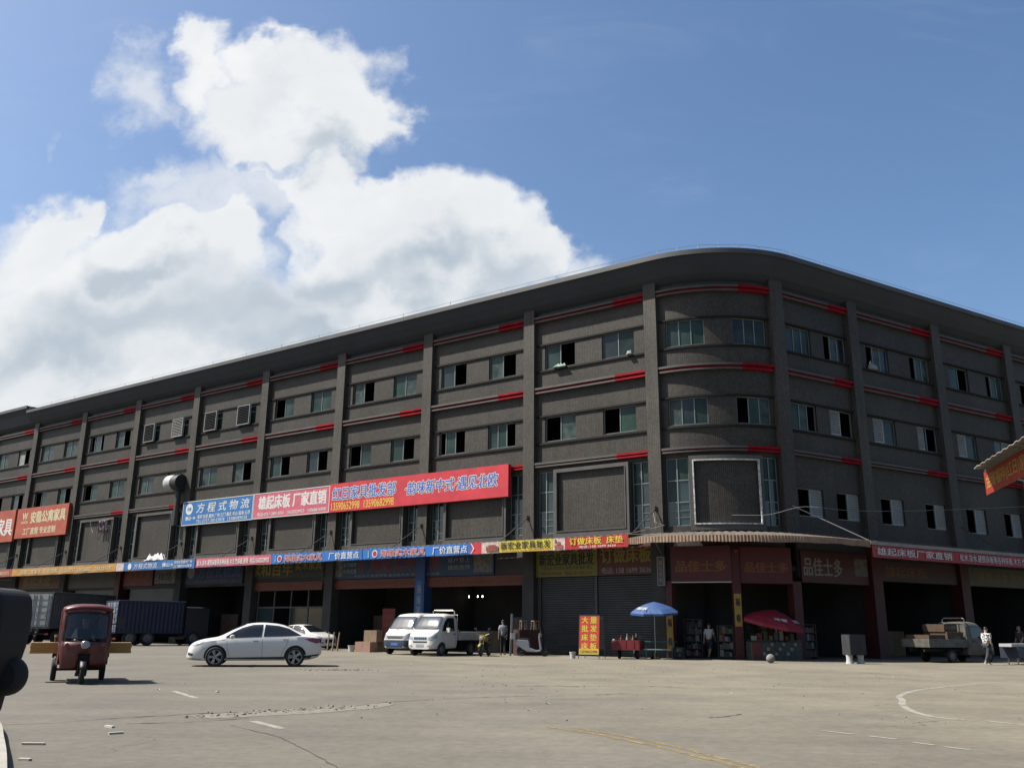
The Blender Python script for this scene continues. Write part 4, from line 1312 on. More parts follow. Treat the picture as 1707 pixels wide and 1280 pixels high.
M_RIM = mat('alloy_rim', (0.42, 0.43, 0.44), .35, metal=.7); M_RIMS = mat('steel_rim', (0.22, 0.22, 0.22), .5, metal=.5); M_ARCH = mat('wheel_arch_black', (0.012, 0.012, 0.012), .9)


def wheel(parent, x, y, R, w, rim=None, spokes=0, rr=.64):
    """y is the outer face; the wheel reaches inwards"""
    s = 1 if y > 0 else -1
    mb = MB()
    prof = [(R * rr, -w / 2 * .8), (R * .9, -w / 2), (R * .985, -w * .36), (R, 0), (R * .985, w * .36), (R * .9, w / 2), (R * rr, w / 2 * .8), (R * rr, 0)]
    mb.lathe(prof, (0, 0, 0), 'y', 28, 0, True)
    o = mb.build('wheel', M_TYRE, parent, True, (x, y - s * w / 2, R))
    rm = MB(); R2 = R * rr; f = s * w * .40
    rm.lathe([(R2, f), (R2 * .93, f), (R2 * .90, f * .5), (R2 * .98, f * .5)], (0, 0, 0), 'y', 28, 0, True)
    if spokes:
        for k in range(spokes):
            t = 2 * math.pi * k / spokes
            for dt in (-.14, .14):
                a = Vector((math.cos(t) * R2 * .12, f * .85, math.sin(t) * R2 * .12)); b = Vector((math.cos(t + dt) * R2 * .95, f * .9, math.sin(t + dt) * R2 * .95))
                rm.tube([a, b], [.030, .026], 6)
        rm.lathe([(R2 * .2, f * .6), (R2 * .2, f * .98), (R2 * .1, f * 1.03), (0.0, f * 1.03)], (0, 0, 0), 'y', 16)
    else:
        rm.lathe([(R2 * .9, f * .5), (R2 * .75, f * .8), (R2 * .5, f * .95), (R2 * .3, f * .7), (R2 * .28, f * 1.0), (0, f * 1.05)], (0, 0, 0), 'y', 24)
    rm.build('rim', rim or M_RIM, o, True)
    dk = MB(); dk.lathe([(R2 * .9, f * .42), (0, f * .42)], (0, 0, 0), 'y', 24); dk.build('brake_disc', M_ARCH, o)
    return o


def circ(cx, cz, r, a0=0, a1=360, n=24):
    return [(cx + r * math.cos(R_(a0 + (a1 - a0) * i / (n - 1))), cz + r * math.sin(R_(a0 + (a1 - a0) * i / (n - 1)))) for i in range(n)]


def ell(cx, cz, rx, rz, n=20):
    return [(cx + rx * math.cos(2 * math.pi * i / n), cz + rz * math.sin(2 * math.pi * i / n)) for i in range(n)]


def strip(pts, w):
    """thin polygon along a 2D polyline"""
    L, Rr = [], []
    for i, p in enumerate(pts):
        a = Vector(pts[max(i - 1, 0)]); b = Vector(pts[min(i + 1, len(pts) - 1)]); d = (b - a).normalized(); n = Vector((-d.y, d.x)) * w / 2
        L.append((p[0] + n.x, p[1] + n.y)); Rr.append((p[0] - n.x, p[1] - n.y))
    return L + Rr[::-1]


CARW = mat('white_car_paint', (0.80, 0.79, 0.76), .3, spec=.5, coat=.6); VANW = mat('white_van_paint', (0.74, 0.73, 0.68), .4, coat=.3, var=.05, vscale=2)
TRKW = mat('grey_white_truck_paint', (0.52, 0.51, 0.47), .45, coat=.2, var=.1, vscale=2)
CGLASS = mat('car_glass', (0.012, 0.014, 0.016), .05, spec=.8); WSG = mat('windscreen_glass', (0.05, 0.065, 0.085), .06, spec=.8)
LAMP = mat('lamp_lens', (0.36, 0.37, 0.39), .12, spec=.8); TAIL = mat('tail_lamp', (0.28, 0.015, 0.02), .15, spec=.6); BLKP = mat('black_plastic', (0.02, 0.02, 0.021), .55)
CHROME = mat('chrome', (0.7, 0.7, 0.7), .15, metal=1.0); SEAM = mat('panel_gap', (0.10, 0.10, 0.10), .8)


def heading(az): return R_(90 - az)


def sedan(name, loc, az, label, group=None, paint=CARW):
    root = empty(name, (*loc, 0), heading(az), label, 'car', group)
    # x forward, origin at mid wheelbase
    top = [(-2.22, .62), (-2.19, .98), (-2.05, 1.045), (-1.75, 1.07), (-1.45, 1.16), (-1.0, 1.36), (-.55, 1.45), (-.1, 1.475), (.3, 1.44), (.75, 1.28), (1.12, 1.07), (1.32, .985), (1.75, .91), (2.1, .79), (2.24, .66), (2.29, .50), (2.30, .40)]
    belt = [(-2.22, .80), (-2.0, .97), (-1.5, 1.0), (-.6, .965), (.4, .915), (1.0, .885), (1.3, .87), (2.0, .74), (2.30, .42)]
    bot = [(-2.22, .42), (-2.05, .30), (-1.6, .22), (1.7, .20), (2.1, .21), (2.30, .25)]
    plan = [(-2.22, .62), (-2.12, .78), (-1.8, .87), (-1.2, .905), (0, .91), (1.2, .905), (1.75, .87), (2.05, .77), (2.22, .60), (2.30, .42)]
    roofw = [(-2.22, .58), (-1.9, .68), (-1.5, .66), (-.8, .585), (0, .585), (.6, .60), (1.2, .72), (1.8, .70), (2.3, .38)]
    body = car_shell(top, belt, bot, plan, roofw).build('body', paint, root, True)
    bv = bvh_of(body)
    wx = 1.324
    for view in 'RL':
        for q in (wx, -wx): patch_obj('wheel_arch', bv, [(circ(q, .34, .375, -25, 205), view)], M_ARCH, root, .003, .09)
        patch_obj('sill', bv, [([(-.95, .19), (-.95, .335), (.95, .30), (.95, .18)], view), ([(-2.22, .44), (-1.66, .37), (-1.62, .20), (-2.02, .26), (-2.21, .36)], view), ([(1.68, .20), (1.72, .25), (2.26, .28), (2.28, .24)], view)], BLKP, root, .012)
        patch_obj('window', bv, [([(-1.50, 1.035), (-1.42, 1.08), (-1.05, 1.27), (-.70, 1.36), (-.25, 1.395), (-.22, 1.0), (-.9, 1.015)], view), ([(-.18, 1.395), (.15, 1.385), (.5, 1.29), (.85, 1.11), (1.0, 1.0), (1.04, .95), (.75, .955), (-.15, .995)], view)], CGLASS, root, .014, .05)
        patch_obj('door_seam', bv, [(strip([(-.20, 1.0), (-.20, .62), (-.22, .32)], .010), view), (strip([(.98, .93), (.96, .62), (.86, .33)], .010), view), (strip([(-1.08, 1.0), (-1.02, .72), (-.88, .5), (-.86, .32)], .010), view), (strip([(1.0, .90), (1.5, .80)], .008), view)], SEAM, root, .004)
        sg = -1 if view == 'R' else 1
        for hx, hz in ((.02, .85), (-.98, .90)):
            h = MB(); h.rbox((hx, sg * .925, hz), (.19, .035, .035), .015, 0, 2, 'y'); h.build('door_handle', CHROME, root)
        mr = MB(); mr.lathe([(.0, -.11), (.06, -.1), (.085, -.03), (.085, .05), (.06, .1), (0, .11)], (0, 0, 0), 'y', 12)
        mo = mr.build('wing_mirror', paint, root, True, (.80, sg * 1.0, .985)); mo.scale = (1.0, 1, .85)
        patch_obj('headlight', bv, [([(1.72, .845), (1.95, .80), (2.16, .70), (2.14, .655), (1.98, .685), (1.80, .77)], view)], LAMP, root, .006, .05)
        patch_obj('fog_light', bv, [([(2.05, .42), (2.24, .46), (2.25, .38), (2.08, .35)], view)], BLKP, root, .006, .05)
        patch_obj('tail_light', bv, [([(-1.62, .93), (-1.9, .955), (-2.18, .93), (-2.19, .80), (-2.0, .79), (-1.82, .84)], view)], TAIL, root, .007, .05)
    patch_obj('windscreen', bv, [([(.42, -.50), (1.18, -.66), (1.22, 0), (1.18, .66), (.42, .50), (.40, 0)], 'T')], CGLASS, root, .014, .05)
    patch_obj('rear_window', bv, [([(-.92, -.46), (-1.62, -.56), (-1.62, .56), (-.92, .46)], 'T')], CGLASS, root, .014, .05)
    patch_obj('tail_light', bv, [([(-.80, .93), (-.50, .91), (-.50, .82), (-.78, .80)], 'B'), ([(.80, .93), (.50, .91), (.50, .82), (.78, .80)], 'B')], TAIL, root, .007, .06)
    patch_obj('grille', bv, [([(-.45, .42), (.45, .42), (.42, .60), (-.42, .60)], 'F')], BLKP, root, .007, .08)
    patch_obj('number_plate', bv, [([(-.22, .66), (.22, .66), (.22, .78), (-.22, .78)], 'B')], C('plate_blue', (.02, .08, .35)), root, .01, .1)
    for x in (wx, -wx):
        for y in (.935, -.935): wheel(root, x, y, .325, .21, M_RIM, 5, .72)
    return root


sedan('sedan', (-8.93, 32.75), -103, 'white saloon car driving left across the sunlit yard')
sedan('sedan', (-12.75, 57.0), 122, 'white car parked in shade, mostly hidden behind the white saloon')


def minivan(name, loc, az, label, truck=False, paint=VANW, cat='van', bedm=None):
    root = empty(name, (*loc, 0), heading(az), label, cat)
    S = 1.09
    root.scale = (S, S, S)
    # nose at x=+1.9
    if truck:
        top = [(-.05, 1.78), (.1, 1.86), (.5, 1.88), (.85, 1.83), (1.05, 1.72), (1.45, 1.22), (1.58, 1.10), (1.78, 1.0), (1.88, .85), (1.92, .62), (1.93, .45)]
    else:
        top = [(-2.0, 1.5), (-1.9, 1.82), (-1.5, 1.90), (0, 1.92), (.7, 1.88), (1.0, 1.75), (1.40, 1.24), (1.54, 1.08), (1.75, .99), (1.86, .86), (1.92, .62), (1.93, .45)]
    x0 = top[0][0]
    belt = [(x0, 1.08), (.9, 1.05), (1.3, .98), (1.7, .84), (1.93, .47)]
    bot = [(x0, .36), (0, .32), (1.5, .30), (1.93, .30)]
    plan = [(x0, .74), (x0 + .1, .78), (.8, .79), (1.45, .775), (1.75, .73), (1.88, .62), (1.93, .52)]
    roofw = [(x0, .66), (.4, .67), (1.0, .66), (1.4, .70), (1.7, .66), (1.93, .48)]
    body = car_shell(top, belt, bot, plan, roofw, 48).build('body', paint, root, True)
    bv = bvh_of(body)
    patch_obj('windscreen', bv, [([(-.62, 1.70), (-.50, 1.745), (.50, 1.745), (.62, 1.70), (.70, 1.20), (.64, 1.16), (-.64, 1.16), (-.70, 1.20)], 'F')], WSG, root, .012, .06)
    for view in 'RL':
        sg = -1 if view == 'R' else 1
        side = [([(.22, 1.68), (.72, 1.68), (.98, 1.52), (1.24, 1.14), (1.22, 1.08), (.22, 1.10)], view)]
        if not truck: side += [([(-1.85, 1.70), (-1.0, 1.72), (-1.0, 1.12), (-1.85, 1.12)], view), ([(-.92, 1.72), (.12, 1.72), (.12, 1.12), (-.92, 1.12)], view)]
        patch_obj('window', bv, side, CGLASS, root, .012, .06)
        patch_obj('door_seam', bv, [(strip([(.14, 1.74), (.14, .40)], .014), view), (strip([(1.24, 1.06), (1.22, .8), (1.02, .6), (1.0, .4)], .014), view)], SEAM, root, .004)
        for q in ((1.28,) if truck else (1.28, -1.25)): patch_obj('wheel_arch', bv, [(circ(q, .29, .33, -15, 195), view)], M_ARCH, root, .003, .09)
        h = MB(); h.rbox((.30, sg * .80, .96), (.16, .03, .035), .012, 0, 2, 'y'); h.build('door_handle', BLKP, root)
        mr = MB(); mr.rbox((1.02, sg * .93, 1.14), (.09, .17, .20), .03, 0, 3, 'x'); mr.tube([(1.05, sg * .78, 1.08), (1.02, sg * .90, 1.10)], .018); mr.build('wing_mirror', paint if truck else BLKP, root)
        if truck:
            patch_obj('headlight', bv, [([(sg * .40, .82), (sg * .66, .90), (sg * .70, .80), (sg * .60, .70), (sg * .40, .70)], 'F'), ([(1.62, .93), (1.80, .86), (1.80, .74), (1.66, .78)], view)], LAMP, root, .007, .06)
            patch_obj('fog_light', bv, [(ell(sg * .50, .44, .10, .05), 'F')], LAMP, root, .008, .05)
        else:
            patch_obj('headlight', bv, [([(sg * .42, .86), (sg * .68, .98), (sg * .71, .84), (sg * .62, .72), (sg * .46, .70)], 'F'), ([(1.56, 1.00), (1.78, .93), (1.82, .74), (1.66, .80)], view)], LAMP, root, .007, .06)
    if truck:
        patch_obj('grille', bv, [([(-.36, .70), (.36, .70), (.36, .83), (-.36, .83)], 'F')], CHROME, root, .006, .06)
        for i in range(6):
            patch_obj('grille_slot', bv, [([(-.33 + i * .115, .715), (-.255 + i * .115, .715), (-.255 + i * .115, .815), (-.33 + i * .115, .815)], 'F')], M_ARCH, root, .012, .08)
        patch_obj('air_intake', bv, [([(-.36, .58), (.36, .58), (.40, .65), (-.40, .65)], 'F')], BLKP, root, .007, .06)
        patch_obj('number_plate', bv, [([(-.20, .41), (.20, .41), (.20, .52), (-.20, .52)], 'F')], C('plate_pale', (.34, .36, .42)), root, .012, .1)
    else:
        patch_obj('grille', bv, [([(-.42, .72), (.42, .72), (.50, .86), (-.50, .86)], 'F')], BLKP, root, .007, .06)
        patch_obj('bumper', bv, [([(-.60, .32), (.60, .32), (.72, .62), (.60, .665), (-.60, .665), (-.72, .62)], 'F'), ([(1.55, .32), (1.92, .34), (1.91, .64), (1.60, .64)], 'R'), ([(1.55, .32), (1.92, .34), (1.91, .64), (1.60, .64)], 'L')], C('navy_bumper', (.018, .03, .06)), root, .006, .06)
        patch_obj('number_plate', bv, [([(-.20, .42), (.20, .42), (.20, .54), (-.20, .54)], 'F')], C('plate_blue_van', (.06, .16, .42)), root, .014, .1)
    w = MB()
    for sy in (-.35, .25): w.tube([(1.52, sy, 1.17), (1.46, sy + .42, 1.24)], .009, 4)
    w.build('wiper', BLKP, root)
    for y in (.805, -.805): wheel(root, 1.28, y, .285, .17, M_RIMS)
    for y in (.805, -.805): wheel(root, -1.25, y, .285, .17, M_RIMS)
    if truck:
        bd = MB(); bd.rbox((-1.42, 0, .72), (2.6, 1.56, .06), .02)
        bd.box((-1.42, .765, .90), (2.6, .03, .32)); bd.box((-1.42, -.765, .90), (2.6, .03, .32)); bd.box((-2.71, 0, .90), (.03, 1.56, .32)); bd.box((-.13, 0, .95), (.03, 1.56, .42))
        for i in range(5):
            for sy in (.785, -.785): bd.box((-2.55 + i * .55, sy, .90), (.04, .02, .30))
        bd.build('cargo_bed', bedm or TRKW, root)
        ch = MB(); ch.box((-1.2, .38, .56), (2.9, .08, .14)); ch.box((-1.2, -.38, .56), (2.9, .08, .14)); ch.box((-1.0, 0, .50), (.5, .9, .2)); ch.build('chassis', M_ARCH, root)
        rk = MB(); rk.tube([(.0, -.60, 1.84), (.02, -.60, 1.98), (.02, -.52, 2.03), (.02, .52, 2.03), (.02, .60, 1.98), (.0, .60, 1.84)], .028, 6)
        rk.build('roof_rack', CHROME, root, True)
        gd = MB()
        for y in (-.7, -.35, 0, .35, .7): gd.tube([(-.09, y, .98), (-.09, y, 1.82)], .018, 5)
        gd.tube([(-.09, -.72, 1.82), (-.09, .72, 1.82)], .02, 5); gd.build('cab_guard', bedm or TRKW, root)
    return root


minivan('minivan', (-4.9, 49.3), 209, 'small white van with dark navy bumper nosing out beside the white mini truck')
minivan('mini_truck', (-3.40, 47.35), 209, 'white mini flatbed truck parked facing the yard with a chrome grille', True, VANW, 'truck')


# --- the red cargo trike with its load of yellow planks
def trike():
    root = empty('cargo_trike', (-10.85, 23.45, 0), heading(152.5), 'red cab three-wheeler with a driver coming across the yard on the left', 'three-wheeler')
    root.scale = (.93, .93, .93)
    TR_ = mat('trike_red_paint', (0.125, 0.014, 0.012), .45, coat=.25, var=.2, vscale=3)
    GL = bpy.data.materials.new('trike_glass'); GL.use_nodes = True
    nt = GL.node_tree; nt.nodes.clear(); out = nt.nodes.new('ShaderNodeOutputMaterial'); mx = nt.nodes.new('ShaderNodeMixShader'); tr = nt.nodes.new('ShaderNodeBsdfTransparent'); gl = nt.nodes.new('ShaderNodeBsdfGlossy')
    tr.inputs[0].default_value = (.50, .54, .54, 1); gl.inputs['Roughness'].default_value = .03; mx.inputs[0].default_value = .05
    nt.links.new(tr.outputs[0], mx.inputs[1]); nt.links.new(gl.outputs[0], mx.inputs[2]); nt.links.new(mx.outputs[0], out.inputs[0])
    # cab front: a panel bowed forward, with a window opening
    def px(y, z): return 1.98 - .22 * (abs(y) / .6) ** 2.4 - max(0, z - 1.0) * .20 - max(0, .55 - z) * .35

    def half(z): return .56 + .03 * min(1, z / 1.0) - max(0, .75 - z) * .16 - max(0, z - 1.55) * .06
    zs = [.38, .5, .62, .75, .9, 1.02, 1.10, 1.70, 1.78, 1.84]
    fp = MB(); N = 16; rows = []
    for z in zs:
        r = []
        for i in range(N + 1):
            y = half(z) * (-1 + 2 * i / N); fp.v.append(Vector((px(y, z), y, z))); r.append(len(fp.v) - 1)
        rows.append(r)
    for a in range(len(zs) - 1):
        for i in range(N):
            yc = -1 + 2 * (i + .5) / N
            if 1.05 < (zs[a] + zs[a + 1]) / 2 < 1.75 and abs(yc) < .87: continue
            if (zs[a] + zs[a + 1]) / 2 < .70 and abs(yc) < .26: continue
            fp.face([rows[a][i], rows[a][i + 1], rows[a + 1][i + 1], rows[a + 1][i]])
    fo = fp.build('cab_front', TR_, root, True, recalc=False)
    sd = fo.modifiers.new('thick', 'SOLIDIFY'); sd.thickness = .03
    # roof
    rf = MB(); top = []
    for j, (x, z) in enumerate(((.55, 1.80), (.9, 1.90), (1.35, 1.92), (1.70, 1.885), (1.80, 1.835))):
        r = []
        for i in range(N + 1):
            u = -1 + 2 * i / N; y = u * (.57 - (.03 if j == 4 else 0)); rf.v.append(Vector((x - (.10 * abs(u) ** 3 if j >= 3 else 0), y, z - .09 * abs(u) ** 3.2))); r.append(len(rf.v) - 1)
        top.append(r)
    for a, b in zip(top, top[1:]):
        for i in range(N): rf.face([a[i], a[i + 1], b[i + 1], b[i]])
    ro = rf.build('cab_roof', TR_, root, True, recalc=False); sd = ro.modifiers.new('thick', 'SOLIDIFY'); sd.thickness = .05
    # side frames and low doors
    for sg in (-1, 1):
        q = MB(); y = sg * .575
        q.tube([(.60, y, .5), (.58, y, 1.78)], .03); q.tube([(1.62, y, .9), (1.55, y, 1.0), (1.60, y * .98, 1.75)], .032)
        q.build('cab_pillar', TR_, root)
        q = MB(); q.prism([(.62, .42), (1.66, .46), (1.70, 1.02), (.62, .98)], 'y', y - .012, y + .012); q.build('cab_door', TR_, root)
        m = MB(); m.rbox((1.60, sg * .80, 1.50), (.07, .17, .26), .04, 0, 3, 'x'); m.tube([(1.62, sg * .58, 1.46), (1.60, sg * .78, 1.48)], .014); m.build('wing_mirror', BLKP, root)
        m = MB(); m.lathe([(.0, .03), (.045, .025), (.055, 0)], (0, 0, 0), 'x', 12); m.build('indicator', C('indicator_amber%d' % (sg + 1), (.25, .07, .03)), root, True, (px(sg * .42, .93) + .0, sg * .42, .95))
    # windscreen and its rubber
    ws = MB()
    for z in (1.10, 1.70):
        for i in range(9):
            y = half(1.4) * .86 * (-1 + 2 * i / 8); ws.v.append(Vector((px(y, z) - .012, y, z)))
    for i in range(8): ws.face([i, i + 1, 9 + i + 1, 9 + i])
    ws.build('windscreen', GL, root, True, recalc=False)
    rbm = MB(); pts = []
    for y, z in ((-.86, 1.12), (-.86, 1.68), (0, 1.71), (.86, 1.68), (.86, 1.12), (0, 1.09), (-.86, 1.12)):
        pts.append((px(y * half(1.4), z) + .006, y * half(1.4), z))
    rbm.tube(pts, .016, 5); rbm.build('windscreen_seal', BLKP, root)
    wp = MB(); wp.tube([(1.87, .30, 1.66), (1.93, .12, 1.38)], .008, 4); wp.build('wiper', BLKP, root)
    rw = MB(); rw.box((.56, 0, 1.12), (.03, 1.1, .30)); rw.box((.56, .45, 1.5), (.03, .2, .5)); rw.box((.56, -.45, 1.5), (.03, .2, .5)); rw.box((.56, 0, .7), (.03, 1.1, .55)); rw.build('cab_back', TR_, root)
    hl = MB(); hl.lathe([(.0, .055), (.07, .05), (.10, .03), (.115, 0), (.115, -.06), (.09, -.10)], (0, 0, 0), 'x', 24)
    ho = hl.build('headlight', CHROME, root, True, (px(0, .95) + .03, 0, .95))
    ln = MB(); ln.lathe([(0, .066), (.06, .062), (.095, .045)], (0, 0, 0), 'x', 20); ln.build('headlight_lens', LAMP, ho, True)
    # front fork, mudguard and wheels
    fk = MB()
    for sy in (-.09, .09): fk.tube([(1.98, sy, .26), (1.86, sy, .72)], .025)
    fk.box((1.80, 0, .62), (.25, .30, .25)); fk.build('fork', M_ARCH, root)
    mg = MB(); pr = []
    for t in range(20, 175, 15): pr.append((1.98 + .31 * math.cos(R_(t)), .26 + .31 * math.sin(R_(t))))
    for (x, z) in pr:
        for y in (-.075, .075): mg.v.append(Vector((x, y, z)))
    for i in range(len(pr) - 1): mg.face([2 * i, 2 * i + 1, 2 * i + 3, 2 * i + 2])
    mo = mg.build('mudguard', BLKP, root, True, recalc=False); sd = mo.modifiers.new('thick', 'SOLIDIFY'); sd.thickness = .015
    w0 = wheel(root, 1.98, .06, .265, .12, M_RIMS, 0, .6)
    for y in (.66, -.66): wheel(root, 0, y, .285, .13, M_RIMS, 0, .6)
    ch = MB(); ch.box((.5, 0, .40), (2.2, .5, .10)); ch.tube([(0, -.6, .285), (0, .6, .285)], .04); ch.box((1.35, 0, .40), (.8, 1.0, .05)); ch.box((1.45, -.35, .35), (.3, .35, .03)); ch.build('chassis', M_ARCH, root)
    bd = MB(); bd.box((-.25, 0, .66), (1.55, 1.30, .05)); bd.box((-.25, .64, .80), (1.55, .03, .28)); bd.box((-.25, -.64, .80), (1.55, .03, .28)); bd.box((-1.02, 0, .80), (.03, 1.3, .28))
    bd.tube([(.54, -.66, .6), (.54, -.66, 1.12)], .03); bd.tube([(.54, .66, .6), (.54, .66, 1.12)], .03)
    bd.build('cargo_bed', C('trike_bed_grey', (.06, .05, .05)), root)
    cap = MB(); cap.rbox((.54, -.66, 1.15), (.07, .07, .06), .02); cap.build('post_cap', C('pale_yellow_cap', (.6, .5, .2)), root)
    st = MB(); st.rbox((.95, 0, .78), (.40, .9, .12), .04); st.rbox((.72, 0, 1.08), (.1, .9, .5), .03); st.build('seat', BLKP, root)
    hb = MB(); hb.tube([(1.45, -.32, 1.05), (1.58, 0, 1.0), (1.45, .32, 1.05)], .018, 6); hb.tube([(1.62, 0, .98), (1.80, 0, .7)], .025); hb.build('handlebar', M_ARCH, root)
    rg = MB(); rg.v = [Vector(q) for q in ((1.80, -.36, 1.12), (1.78, -.20, 1.12), (1.79, -.24, 1.38))]; rg.face([0, 1, 2]); rg.build('paper', I_WHITE, root, recalc=False)
    return root


trk = trike()
PLK = mat('yellow_board', (0.62, 0.32, 0.08), .6, var=.12, vscale=4)
a = heading(152.5); f = Vector((math.cos(a), math.sin(a))); l = Vector((-math.sin(a), math.cos(a)))


def load(c0, y0, y1, x, z, h, d, label):
    mb = MB(); n = 4
    for i in range(n): mb.rbox((0, 0, h * (i + .5) / n), (d - (.012 if i % 2 else 0), (y1 - y0) - (.02 if i % 2 else 0), h / n - .004), .01)
    p = Vector((trk.location.x, trk.location.y)) + f * x + l * (y0 + y1) / 2
    o = mb.build('plank_stack', PLK, None); o.location = (p.x, p.y, z); o.rotation_euler = (0, 0, a)
    tag(o, label, 'planks')


load(0, -1.15, 1.12, .52, .66, .26, .46, 'stack of yellow planks lying across the red three-wheeler behind its cab')


# --- two box trucks backed up at the far left
def corr(mb, a, b, z0, z1, depth=.04, pitch=.28):
    """corrugated upright sheet between plan points a and b, pushed in on the left-hand side"""
    a, b = Vector(a), Vector(b); d = (b - a); L = d.length; d.normalize(); n = Vector((d.y, -d.x))
    pts = []; x = 0
    while x < L:
        for (dx, o) in ((0, 0), (.30, 0), (.5, -depth), (.80, -depth)):
            q = x + dx * pitch
            if q < L: pts.append((q, o))
        x += pitch
    pts.append((L, 0))
    base = len(mb.v)
    for (q, o) in pts:
        p = a + d * q + n * o
        mb.v += [Vector((p.x, p.y, z0)), Vector((p.x, p.y, z1))]
    for i in range(len(pts) - 1): mb.face([base + 2 * i, base + 2 * i + 2, base + 2 * i + 3, base + 2 * i + 1])


def box_truck(name, corner, az, L, W, z0, z1, mside, mdoor, label):
    """corner = rear right bottom corner as seen; the box runs forward along az"""
    root = empty(name, (*corner, 0), heading(az), label, 'truck')
    b = MB()
    corr(b, (0, 0), (L, 0), z0 + .12, z1 - .1); corr(b, (L, W), (0, W), z0 + .12, z1 - .1)
    b.box((L / 2, W / 2, z0 + .06), (L, W, .12)); b.box((L / 2, W / 2, z1 - .05), (L, W, .10)); b.box((L - .03, W / 2, (z0 + z1) / 2), (.05, W - .1, z1 - z0 - .22))
    for y in (.05, W - .05):
        for x in (.05, L - .06): b.box((x, y, (z0 + z1) / 2), (.10, .10, z1 - z0 - .2))
    b.build('cargo_box', mside, root)
    for s in (0, 1):
        d = MB(); y0 = .11 + s * (W - .22) / 2; y1 = y0 + (W - .22) / 2 - .015; n = 5
        d.box((.02, (y0 + y1) / 2, (z0 + z1) / 2), (.04, y1 - y0, z1 - z0 - .24))
        for i in range(n):
            hh = (z1 - z0 - .3) / n; d.box((-.01, (y0 + y1) / 2, z0 + .15 + hh * (i + .5)), (.03, y1 - y0 - .08, hh * .62))
        do = d.build('rear_door', mdoor, root)
        q = MB()
        for yy in (y0 + .22, y1 - .22): q.tube([(-.05, yy, z0 + .1), (-.05, yy, z1 - .1)], .022, 6); q.box((-.05, yy + .08, z0 + .95), (.03, .22, .05))
        q.build('locking_bar', M_STEEL, do)
    c = MB(); c.box((L / 2, W / 2, z0 - .12), (L, .9, .22)); c.box((.15, W / 2, z0 - .35), (.1, W * .9, .12)); c.build('chassis', M_ARCH, root)
    cab = MB(); cab.rbox((L + 1.0, W / 2, 1.5), (1.7, W - .2, 2.2), .15, 0, 3, 'x'); cab.build('cab', C('truck_cab_dark', (.02, .024, .035)), root)
    for x in (1.0, 2.2, L + .8):
        for y in (.02, W - .02): wheel(root, x, y if y > 1 else -y + .0 if False else y, .48, .26, M_RIMS) if y > 1 else wheel(root, x, -.001, .48, .26, M_RIMS)
    tl = MB(); tl.box((.08, .2, z0 - .36), (.06, .25, .12)); tl.box((.08, W - .2, z0 - .36), (.06, .25, .12)); tl.build('tail_light', TAIL, root)
    rail = MB(); rail.box((L / 2, -.012, z1 + .015), (L, .05, .03)); rail.build('top_rail', mdoor, root)
    return root


box_truck('box_truck', (-31.0, 62.0), 8.5, 7.4, 2.4, 1.05, 3.45, C('container_grey_dark', (.09, .092, .093), var=.25), C('container_grey_pale', (.36, .37, .36), var=.25), 'tall grey corrugated container truck backed up behind the black mirror')
box_truck('box_truck', (-26.1, 61.0), 47, 4.6, 2.3, .8, 2.92, C('container_navy', (.014, .023, .060), var=.25), C('container_pale_blue', (.22, .25, .30), var=.3), 'lower dark blue box truck with pale door end beside the grey container truck')

# ------------------------------------------------------------------ people
SKIN = mat('skin', (0.36, 0.22, 0.15), .55); HAIR = mat('black_hair', (0.012, 0.011, 0.010), .5); SHOE = mat('dark_shoe', (0.03, 0.028, 0.026), .6); SHOEW = mat('pale_shoe', (0.5, 0.5, 0.5), .6)


def skin_mesh(verts, edges, root, sub=2):
    """verts = [(co, r)]; a skinned, subdivided continuous surface"""
    me = bpy.data.meshes.new('tmp'); bm = bmesh.new(); ly = bm.verts.layers.skin.verify()
    vs = []
    for i, (c, r) in enumerate(verts):
        v = bm.verts.new(c); v[ly].radius = (r, r) if not isinstance(r, tuple) else r; v[ly].use_root = (i == root); vs.append(v)
    for a, b in edges: bm.edges.new((vs[a], vs[b]))
    bm.to_mesh(me); bm.free()
    o = bpy.data.objects.new('tmp', me); COL.objects.link(o)
    k = o.modifiers.new('s', 'SKIN'); k.use_smooth_shade = True
    if sub: q = o.modifiers.new('d', 'SUBSURF'); q.levels = sub; q.render_levels = sub
    out = bpy.data.meshes.new_from_object(o.evaluated_get(bpy.context.evaluated_depsgraph_get()))
    bpy.data.objects.remove(o); bpy.data.meshes.remove(me)
    return out


